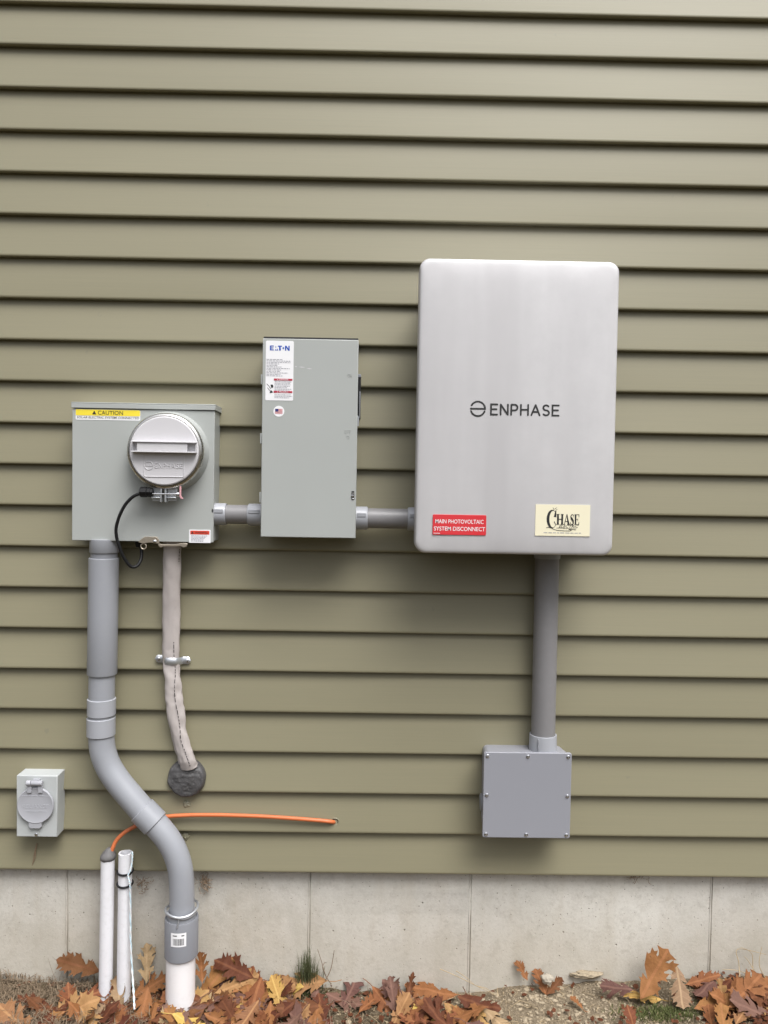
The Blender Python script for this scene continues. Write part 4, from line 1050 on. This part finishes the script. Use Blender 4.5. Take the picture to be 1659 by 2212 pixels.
def leaf_mesh(name, mat, L, M3, rng, curl=0., bend=0., ruf=.006, wide=1.0, stem=True):
    q = MB(); seed = rng.uniform(0, 99); L = L * 1.08
    def place(u, v):                        # u across, v along, metres
        z = ruf * noise.noise(Vector((u * 20, v * 20, seed))) * 1.8 + ruf * .7 * noise.noise(Vector((u * 55, v * 55, seed)))
        if abs(curl) > 1e-3: kx = curl / (.3 * L); x = math.sin(kx * u) / kx; z += (1 - math.cos(kx * u)) / kx
        else: x = u
        y = v
        if abs(bend) > 1e-3:
            ky = bend / L; y = math.sin(ky * v) / ky + (-z) * math.sin(ky * v); z = (1 - math.cos(ky * v)) / ky + z * math.cos(ky * v)
        return M3 @ Vector((x, y - .5 * L, z))
    for tr_ in range(12):
        ol = leaf_outline(rng, wide); n = len(ol)
        pts = [Vector(p) for p in ol]; edges = [(i, (i + 1) % n) for i in range(n)]
        grid = [Vector((x * .045 + rng.uniform(-.008, .008), y * .045 + rng.uniform(-.008, .008))) for x in range(-10, 11) for y in range(1, 22)] + [Vector((0, k * .04 + .02)) for k in range(24)]
        V, E_, F_, *_r = delaunay_2d_cdt(pts + grid, edges, [list(range(n))], 1, 1e-5)
        if len(F_) > 40: break
    used_ = sorted({i for f in F_ for i in f}); ix = {v: k for k, v in enumerate(used_)}
    q.v = [place(V[i][0] * L, V[i][1] * L) for i in used_]; uv = [(.5 + V[i][0], V[i][1]) for i in used_]
    q.f = [tuple(ix[i] for i in f) for f in F_]
    if stem:
        b0 = len(q.v); sp_ = [place(0, -L * .28 * k / 4) + M3.to_3x3() @ Vector((.006 * k * k / 16, 0, .0)) for k in range(5)]
        q.tube(sp_, .0009, n=5); uv += [(.5, .1)] * (len(q.v) - b0)
    q.uv = uv
    return q.build(name, mat, smooth=180, loc=tuple(M3.translation))

def solve_d(px, py, h, lo=-.005, hi=.30):
    """distance from the siding at which the sight line passes h above the soil"""
    for k in range(60):
        m_ = (lo + hi) / 2; p = at(px, py, m_)
        if p.z > GH(p.x, p.y) + h: hi = m_          # too high: farther from the camera is lower
        else: lo = m_
    return (lo + hi) / 2
LM = [(95, 'at the left edge'), (205, 'left of the twin white pipes'), (295, 'in front of the twin white pipes'), (355, 'beside the open white pipe'), (430, 'before the conduit base'), (520, 'right of the conduit base'), (610, 'left of the grass tuft'), (720, 'under the grass tuft'), (900, 'right of the grass tuft'), (1075, 'below the middle concrete seam'), (1280, 'on the pale grit'), (1420, 'beside the moss patch'), (1560, 'below the right hand concrete seam'), (9999, 'in the right corner')]
used = {}
def leaf(px, py, Lpx, phi, tilt, colr, h=.02, curl=.6, bend=.2, pose=None, wide=1., label=None, roll=0, d=None, rng=rl_, ruf=.006):
    dd = solve_d(px, py, h) if d is None else d
    p = at(px, py, dd); L = .93 * Lpx * (CAM_D - dd) / F
    M3 = Matrix.Translation(p) @ Matrix.Rotation(R(tilt * .85), 4, 'X') @ Matrix.Rotation(R(roll), 4, 'Y') @ Matrix.Rotation(R(phi), 4, 'Z')
    o = leaf_mesh('oak_leaf', LEAFM[colr], L, M3, rng, curl, bend, ruf, wide, stem=rng.random() < .5)
    if not label:
        lm = next(t for x, t in LM if px < x)
        size = 'large' if Lpx > 105 else 'mid sized' if Lpx > 78 else 'small'
        row = 'front row' if py > 2176 else 'back row' if py < 2138 else 'middle row'
        pose = pose or ('upright' if tilt > 48 else 'slanting' if tilt > 22 else 'flat')
        if curl < -.3: pose += ' arched'
        elif curl > .75: pose += ' cupped'
        label = f'{size} {pose} {colr} leaf, {row}, {lm}'
    tag(o, label, 'leaf', 'fallen oak leaves along the foundation')
    return o
# the ones that stand out in the photograph
leaf(170, 2086, 100, 78, 62, 'dark brown', h=.05, curl=.3, label='dark red brown oak leaf propped against the left white pipe', wide=.9)
leaf(317, 2080, 78, 8, 72, 'pale tan', h=.05, curl=.3, label='pale spotted tan oak leaf standing behind the open white pipe')
leaf(160, 2182, 118, -70, 35, 'tan', h=.02, curl=.35, label='large light tan oak leaf lying left below the twin white pipes')
leaf(30, 2200, 110, 60, 30, 'tan', h=.02, curl=-.4, label='large tan oak leaf cut off by the bottom left corner')
leaf(205, 2147, 85, -65, 40, 'orange brown', h=.03, curl=-.5, label='orange brown oak leaf in front of the left white pipe foot')
leaf(150, 2160, 70, 20, 40, 'orange brown', h=.025, curl=.7, label='small rusty oak leaf curled on the dry grass')
leaf(258, 2148, 80, 12, 62, 'pale tan', h=.03, curl=1.2, bend=.6, label='crumpled pale oak leaf between the feet of the two white pipes')
leaf(325, 2132, 85, -60, 45, 'orange brown', h=.03, curl=.5, label='brown oak leaf behind the pull string end')
leaf(305, 2190, 110, 178, 38, 'orange brown', h=.02, curl=-.5, bend=-.2, label='big orange brown oak leaf with its stem up below the pull string end')
leaf(470, 2112, 120, -40, 52, 'orange brown', h=.05, curl=-.6, label='broad orange brown oak leaf leaning right of the white ground pipe')
leaf(515, 2128, 100, -70, 48, 'tan', h=.045, curl=.3, label='light tan oak leaf with pointed lobes in the heap right of the white ground pipe')
leaf(555, 2122, 70, 40, 55, 'orange brown', h=.05, curl=.6, label='bright rusty oak leaf at the back of the heap')
leaf(652, 2122, 112, 92, 34, 'tan', h=.035, curl=-.7, bend=-.3, label='tan oak leaf arched over the foot of the grass tuft')
leaf(598, 2146, 78, 25, 40, 'yellow', h=.03, curl=.3, label='yellow oak leaf on the right side of the heap')
leaf(545, 2178, 135, 170, 36, 'orange brown', h=.03, curl=-.35, label='large orange oak leaf showing its midrib at the front of the heap')
leaf(445, 2168, 110, 75, 30, 'dark brown', h=.035, curl=-.8, label='dark brown oak leaf arched in front of the white ground pipe')
leaf(505, 2093, 95, 70, 60, 'dark brown', h=.06, curl=.4, label='dark brown oak leaf at the top of the heap against the concrete')
leaf(435, 2088, 62, 10, 72, 'orange brown', h=.06, curl=.4, d=.01, label='upright rusty leaf tip touching the right side of the white ground pipe')
leaf(645, 2178, 100, 95, 32, 'dark brown', h=.03, curl=-.7, label='dark brown oak leaf on the bare soil below the grass tuft')
leaf(395, 2168, 85, 110, 35, 'purplish brown', h=.04, curl=.7, label='dull purplish leaf covering the foot of the white ground pipe')
leaf(460, 2195, 110, 40, 30, 'pale tan', h=.02, curl=-.5, label='pale tan oak leaf in front of the heap, its underside up')
leaf(848, 2150, 75, 10, 55, 'purplish brown', h=.03, curl=.9, label='purplish oak leaf standing right of the bare soil')
leaf(885, 2132, 62, -15, 62, 'dark brown', h=.035, curl=1.1, label='narrow dark brown curled leaf standing against the foundation', wide=.7)
leaf(865, 2185, 85, -30, 35, 'tan', h=.02, curl=.7, label='tan oak leaf folded along its midrib in the middle group')
leaf(930, 2142, 118, 82, 22, 'orange brown', h=.02, curl=-.35, wide=.75, label='long brown oak leaf lying flat along the foundation')
leaf(905, 2190, 90, 150, 38, 'orange brown', h=.02, curl=.5, label='rusty oak leaf in the middle group at the bottom edge')
leaf(1035, 2172, 100, -110, 24, 'dark brown', h=.02, curl=-.4, wide=.8, label='brown oak leaf on the soil below the middle concrete seam')
leaf(1128, 2096, 44, 30, 70, 'orange brown', h=.03, d=-.01, curl=.3, label='small rusty leaf tip upright against the foundation')
leaf(1168, 2122, 58, 20, 40, 'orange brown', h=.02, curl=.7, label='small rusty curled leaf on the pale grit')
leaf(1198, 2130, 50, -50, 45, 'dark brown', h=.02, curl=-.7, label='small dark folded leaf on the pale grit')
leaf(1412, 2103, 122, -38, 66, 'orange brown', h=.07, curl=.25, wide=1.05, label='large orange brown oak leaf standing upright against the foundation on the right')
leaf(1330, 2135, 74, 85, 48, 'purplish brown', h=.03, curl=-1.0, label='dull purple brown curled leaf left of the upright orange leaf')
leaf(1468, 2132, 86, 175, 58, 'pale tan', h=.045, curl=-.6, label='pale tan oak leaf drooping right of the upright orange leaf')
leaf(1382, 2156, 92, 82, 18, 'yellow', h=.012, curl=.2, wide=.7, label='yellow oak leaf lying flat beside the moss patch')
leaf(1520, 2117, 80, -80, 35, 'orange brown', h=.02, curl=-.4, wide=.7, label='brown leaf flat at the foot of the right hand concrete seam')
leaf(1610, 2142, 118, -55, 30, 'orange brown', h=.04, curl=-.5, label='large brown oak leaf in the right corner')
leaf(1545, 2170, 100, -80, 42, 'orange brown', h=.025, curl=.9, label='cupped rusty oak leaf left of the right corner pile')
leaf(1560, 2150, 70, 5, 70, 'tan', h=.03, curl=1.3, wide=.6, label='narrow rolled tan leaf standing in the right corner pile')
leaf(1625, 2182, 100, 70, 30, 'purplish brown', h=.02, curl=.4, label='purplish oak leaf at the bottom of the right corner')
leaf(1365, 2208, 66, 10, 58, 'orange brown', h=.02, curl=.3, label='orange leaf tips poking up at the bottom edge near the moss')
leaf(1560, 2210, 80, -10, 50, 'orange brown', h=.02, curl=.3, label='orange oak leaf cut off by the bottom edge near the right corner')
leaf(1245, 2168, 36, 40, 20, 'orange brown', h=.012, curl=.4, label='tiny brown leaf scrap on the pale grit')
leaf(382, 2166, 80, 60, 48, 'orange brown', h=.035, curl=-.5, label='rusty leaf hiding the left foot of the white ground pipe')
leaf(418, 2170, 84, -50, 45, 'tan', h=.03, curl=.5, label='tan leaf hiding the right foot of the white ground pipe')
leaf(232, 2158, 70, -30, 40, 'orange brown', h=.02, curl=.5, label='rusty leaf hiding the foot of the left white pipe')
# the rest of the drift
spots = []
for k in range(78): spots.append((rl_.gauss(505, 92), rl_.uniform(2128, 2216)))
for k in range(12): spots.append((rl_.uniform(230, 380), rl_.uniform(2150, 2235)))
for k in range(17): spots.append((rl_.uniform(-20, 250), rl_.uniform(2166, 2222)))
for k in range(15): spots.append((rl_.gauss(900, 60), rl_.uniform(2156, 2224)))
for k in range(16): spots.append((rl_.uniform(1520, 1690), rl_.uniform(2132, 2220)))
for k in range(5): spots.append((rl_.uniform(950, 1090), rl_.uniform(2195, 2235)))
cols_ = ['orange brown'] * 6 + ['dark brown'] * 7 + ['tan'] * 3 + ['pale tan'] * 2 + ['purplish brown'] * 4 + ['yellow']
for px, py in spots:
    if 335 < px < 445 and py < 2172: py = rl_.uniform(2176, 2230)
    if 190 < px < 300 and py < 2160: py = rl_.uniform(2165, 2230)
    heap = math.exp(-((px - 480) / 130) ** 2)
    leaf(px, py, rl_.uniform(55, 110), rl_.uniform(-180, 180), rl_.uniform(2, 34), rl_.choice(cols_), h=rl_.uniform(.006, .02 + .022 * heap), curl=rl_.uniform(-1.0, 1.0), bend=rl_.uniform(-.5, .5), roll=rl_.uniform(-25, 25), ruf=rl_.uniform(.004, .009))

# ------------------------------------------------------------------ litter, grass, grit, moss
def blade(mb, p, hgt, lean, az, wd, n=4, droop=1.):
    d = Vector((math.cos(az), math.sin(az), 0)); sd_ = Vector((-d.y, d.x, 0)); vs = []
    for k in range(n + 1):
        t = k / n; c = p + Vector((0, 0, hgt * (t - .35 * droop * t * t))) + d * (lean * t * t)
        w_ = wd * (1 - t * .85); vs += [c - sd_ * w_, c + sd_ * w_]
    mb.add(vs, [(2 * k, 2 * k + 1, 2 * k + 3, 2 * k + 2) for k in range(n)])
rg = random.Random(5)
q = MB()
for k in range(9000):
    px = rg.uniform(-150, 350) if rg.random() < .85 else rg.uniform(300, 800)
    x = at(px, 2150, 0).x; y = rg.uniform(-.30, .026)
    if px > 210 and rg.random() < .5: continue
    z = GH(x, y) + rg.uniform(0, .012); blade(q, Vector((x, y, z)), rg.uniform(.006, .045), rg.uniform(-.045, .045), rg.uniform(0, 6.28), rg.uniform(.0007, .0017), 4, rg.uniform(1.0, 2.4))
tag(q.build('dry_grass', M_DGRASS, smooth=0), 'matted dead brown grass along the left foot of the wall', 'grass', kind='stuff')
q = MB()
for k in range(1700):
    px = rg.uniform(-100, 1760); x = at(px, 2150, 0).x; y = rg.uniform(-.30, .024); z = GH(x, y) + .002
    blade(q, Vector((x, y, z)), rg.uniform(.001, .010), rg.choice((-1, 1)) * rg.uniform(.008, .05), rg.uniform(0, 6.28), rg.uniform(.0004, .0012), 3, 1.6)
tag(q.build('straw', M_STRAW, smooth=0), 'pale straw bits scattered over the soil', 'straw', kind='stuff')
q = MB()
ICO = [(0, 0, 1), (.894, 0, .447), (.276, .851, .447), (-.724, .526, .447), (-.724, -.526, .447), (.276, -.851, .447), (.724, .526, -.447), (-.276, .851, -.447), (-.894, 0, -.447), (-.276, -.851, -.447), (.724, -.526, -.447), (0, 0, -1)]
ICF = [(0, 1, 2), (0, 2, 3), (0, 3, 4), (0, 4, 5), (0, 5, 1), (1, 6, 2), (2, 7, 3), (3, 8, 4), (4, 9, 5), (5, 10, 1), (6, 7, 2), (7, 8, 3), (8, 9, 4), (9, 10, 5), (10, 6, 1), (11, 7, 6), (11, 8, 7), (11, 9, 8), (11, 10, 9), (11, 6, 10)]
for k in range(4600):
    px = rg.gauss(1200, 170) if rg.random() < .75 else rg.uniform(620, 1700)
    x = at(px, 2150, 0).x; y = rg.uniform(-.28, .026); s_ = rg.choice((.0006, .0008, .001, .001, .0014, .0018, .0030)) * rg.uniform(.7, 1.2)
    c = Vector((x, y, GH(x, y) + s_ * .3)); sc3 = (rg.uniform(.7, 1.4), rg.uniform(.7, 1.4), rg.uniform(.5, .9))
    q.add([(c.x + a_ * s_ * sc3[0] * rg.uniform(.8, 1.2), c.y + b2 * s_ * sc3[1], c.z + c2 * s_ * sc3[2]) for a_, b2, c2 in ICO], ICF)
for k in range(260):
    px = rg.gauss(1180, 210); x = at(px, 2150, 0).x; y = rg.uniform(-.24, .020); s_ = rg.uniform(.003, .0075)
    c = Vector((x, y, GH(x, y))); sc3 = (rg.uniform(.8, 1.5), rg.uniform(.8, 1.3), rg.uniform(.4, .8))
    q.add([(c.x + a_ * s_ * sc3[0] * rg.uniform(.7, 1.25), c.y + b2 * s_ * sc3[1] * rg.uniform(.7, 1.25), c.z + c2 * s_ * sc3[2]) for a_, b2, c2 in ICO], ICF)
tag(q.build('gravel', M_PEB, smooth=0), 'pale grit and small stones on the bare soil', 'gravel', kind='stuff')
q = MB()
for k in range(1100):
    px = rg.gauss(1425, 46); py = rg.gauss(2188, 9); d_ = solve_d(px, py, .004); p = at(px, py, d_)
    blade(q, Vector((p.x, p.y, GH(p.x, p.y))), rg.uniform(.006, .017), rg.uniform(-.010, .010), rg.uniform(0, 6.28), rg.uniform(.0008, .0018), 3, .5)
for k in range(500):
    px = rg.gauss(655, 35); py = rg.gauss(2143, 7); d_ = solve_d(px, py, .004); p = at(px, py, d_)
    blade(q, Vector((p.x, p.y, GH(p.x, p.y))), rg.uniform(.004, .018), rg.uniform(-.012, .012), rg.uniform(0, 6.28), rg.uniform(.0005, .001), 3, .7)
tag(q.build('moss', M_MOSS, smooth=0), 'low green moss and sprouts on the soil', 'moss', kind='stuff')
q = MB()
for k in range(2600):
    r_ = rg.random()
    px = rg.gauss(450, 140) if r_ < .5 else rg.uniform(0, 1659) if r_ < .65 else rg.uniform(840, 980) if r_ < .75 else rg.uniform(1500, 1700)
    x = at(px, 2150, 0).x; y = rg.uniform(-.24, .024); s_ = rg.uniform(.003, .011)
    Mx = Matrix.Translation((x, y, GH(x, y) + rg.uniform(.002, .016))) @ Matrix.Rotation(rg.uniform(0, 6.28), 4, 'Z') @ Matrix.Rotation(rg.uniform(-.8, .8), 4, 'X')
    q.add([Mx @ Vector((rg.uniform(.4, 1) * s_ * math.cos(g * 1.047), rg.uniform(.4, 1) * s_ * math.sin(g * 1.047), rg.uniform(-.15, .15) * s_)) for g in range(6)], [tuple(range(6))])
q.uv = [(.3, .33)] * len(q.v)
tag(q.build('leaf_litter', LEAFM['dark brown'], smooth=0), 'crumbled dark leaf fragments under the fallen leaves', 'leaf litter', kind='stuff')

q = MB(); p = at(662, 2128, .0)
base = Vector((p.x, 0.005, GH(p.x, 0.005)))
for k in range(190):
    b0 = base + Vector((rg.gauss(0, .015), rg.gauss(0, .006), 0)); az = rg.uniform(0, 6.28)
    blade(q, b0, rg.uniform(.06, .15) * (1 - .4 * min(1, abs(b0.x - base.x) / .04)), rg.uniform(.0, .03), az, rg.uniform(.0010, .0018), 5, .5)
for k in range(14): blade(q, base + Vector((rg.gauss(-.055, .02), 0, 0)), rg.uniform(.02, .05), rg.uniform(0, .02), rg.uniform(0, 6.28), .0008, 4, .4)
q.build('grass_tuft', M_GRASS, smooth=0, loc=tuple(base))
tag(bpy.data.objects['grass_tuft'], 'small dark green grass tuft growing at the foot of the foundation', 'grass tuft')

def stems(name, lines, mat, label, cat, r=.0015):
    q = MB(); P0 = None
    for ln in lines:
        pts_ = smoothpath([at(x, y, d) for x, y, d in ln], 5); P0 = P0 or pts_[0]
        q.tube(pts_, [r * (1 - .6 * i / len(pts_)) for i in range(len(pts_))], n=5)
    return tag(q.build(name, mat, loc=tuple(P0)), label, cat)
stems('dry_stem', [[(716, 2126, .02), (704, 2108, .015), (694, 2075, 0), (686, 2050, -.012)], [(704, 2108, .015), (697, 2090, 0), (702, 2078, -.01)]], M_TWIG, 'tall thin dead stem right beside the grass tuft', 'stem')
stems('dry_stem', [[(703, 2118, .01), (714, 2095, 0), (719, 2072, -.01), (722, 2052, -.012)]], M_TWIG, 'short straight dead stem farther right of the grass tuft', 'stem')
stems('dry_stem', [[(480, 2106, .0), (492, 2088, -.01), (505, 2070, -.015)]], M_TWIG, 'thin dead stem rising behind the leaf heap', 'stem', .0007)
stems('dry_stem', [[(575, 2122, 0), (588, 2110, -.01), (594, 2096, -.015)]], M_TWIG, 'thin short stem between the leaf heap and the grass tuft', 'stem', .0008)
stems('dead_weed', [[(152, 2118, .0), (147, 2100, -.01), (130, 2082, -.015), (112, 2066, -.018)], [(147, 2100, -.01), (142, 2080, -.012), (140, 2058, -.016)], [(120, 2116, .0), (112, 2095, -.01), (104, 2070, -.016)]], M_TWIG, 'sparse dead weed stalks against the foundation left of the pipes', 'weed', .0006)
stems('twig', [[(950, 2093, -.012), (990, 2110, .0), (1030, 2130, .02), (1068, 2148, .04), (1082, 2153, .045)], [(985, 2097, -.012), (1008, 2112, .005), (1028, 2130, .02)], [(1030, 2130, .02), (1052, 2136, .03), (1066, 2150, .045)]], M_STRAW, 'forked dry twig leaning on the foundation at the middle seam', 'twig', .0011)
stems('dead_weed', [[(1655, 2150, .03), (1636, 2110, .01), (1618, 2078, -.005), (1608, 2066, -.012)], [(1640, 2120, .015), (1600, 2098, .0), (1560, 2094, -.01)], [(1650, 2140, .02), (1628, 2100, 0), (1624, 2060, -.012), (1600, 2046, -.015)], [(1598, 2110, .01), (1596, 2080, -.01), (1594, 2050, -.018), (1655, 2062, -.012)], [(1658, 2120, .01), (1640, 2085, .0), (1646, 2045, -.01)]], M_STRAW, 'tangle of dry straw coloured stalks at the right edge', 'weed', .0014)
stems('twig', [[(1320, 2136, .01), (1340, 2146, .03), (1356, 2160, .05), (1362, 2172, .06)]], M_STRAW, 'thin pale straw bent down beside the purple curled leaf', 'twig', .0008)
def fibres(name, px, py, wpx, hpx, n, label, seed, slope=0):
    rr = random.Random(seed); q = MB()
    for k in range(n):
        x, y = px + rr.gauss(0, wpx), py + rr.gauss(0, hpx); a_ = rr.uniform(0, 6.28); pts_ = []
        for i in range(5):
            pts_.append(at(x, y, -.020 + rr.uniform(0, .008))); a_ += rr.gauss(0, .7); x += math.cos(a_) * 3.2 + slope; y += math.sin(a_) * 3.2
        q.tube(pts_, rr.uniform(.0003, .0008), n=4)
    c = at(px, py, -.02)
    return tag(q.build(name, M_WEB, loc=tuple(c)), label, 'debris')
fibres('dried_roots', 442, 1905, 6, 12, 60, 'tangle of dried brown rootlets under the siding right of the thick conduit', 1)
fibres('dried_roots', 310, 1908, 6, 8, 34, 'tangle of dried brown rootlets under the siding left of the thick conduit', 2)
fibres('dried_roots', 1375, 1892, 14, 5, 40, 'tangle of dried brown rootlets under the siding at the right', 3)
stems('dried_root', [[(80, 1822, -.004), (77, 1838, -.004), (76, 1852, -.002), (70, 1868, -.001), (66, 1884, -.006)], [(79, 1826, -.004), (74, 1845, -.002), (70, 1868, -.001)]], M_WEB, 'dry brown root strand hanging below the power inlet box', 'debris', .0016)
c = at(1268, 2106, -.02); blob('concrete_lump', M_PEB, Vector((c.x, .022, c.z)), .036, .010, .009, 'crusty tan mortar lump stuck to the foot of the foundation', 'mortar lump', .6, 5)
c = at(1182, 2114, .01); blob('stone', paint('pale_stone', (.36, .32, .26), .8, var=.2, scale=80), Vector((c.x, -.01, c.z)), .015, .012, .011, 'smooth pale stone between small leaves on the grit', 'stone', .3, 6)
d_ = solve_d(216, 2191, .008); c = at(216, 2191, d_); q = MB()
q.box(-.012, .012, -.005, .005, -.003, .003); q.v = [c + Matrix.Rotation(R(-14), 3, 'Y') @ v for v in q.v]
tag(q.build('plastic_scrap', M_GREENP, bevel=.0015, loc=tuple(c)), 'pale green plastic scrap among leaves below the white pipes', 'scrap')
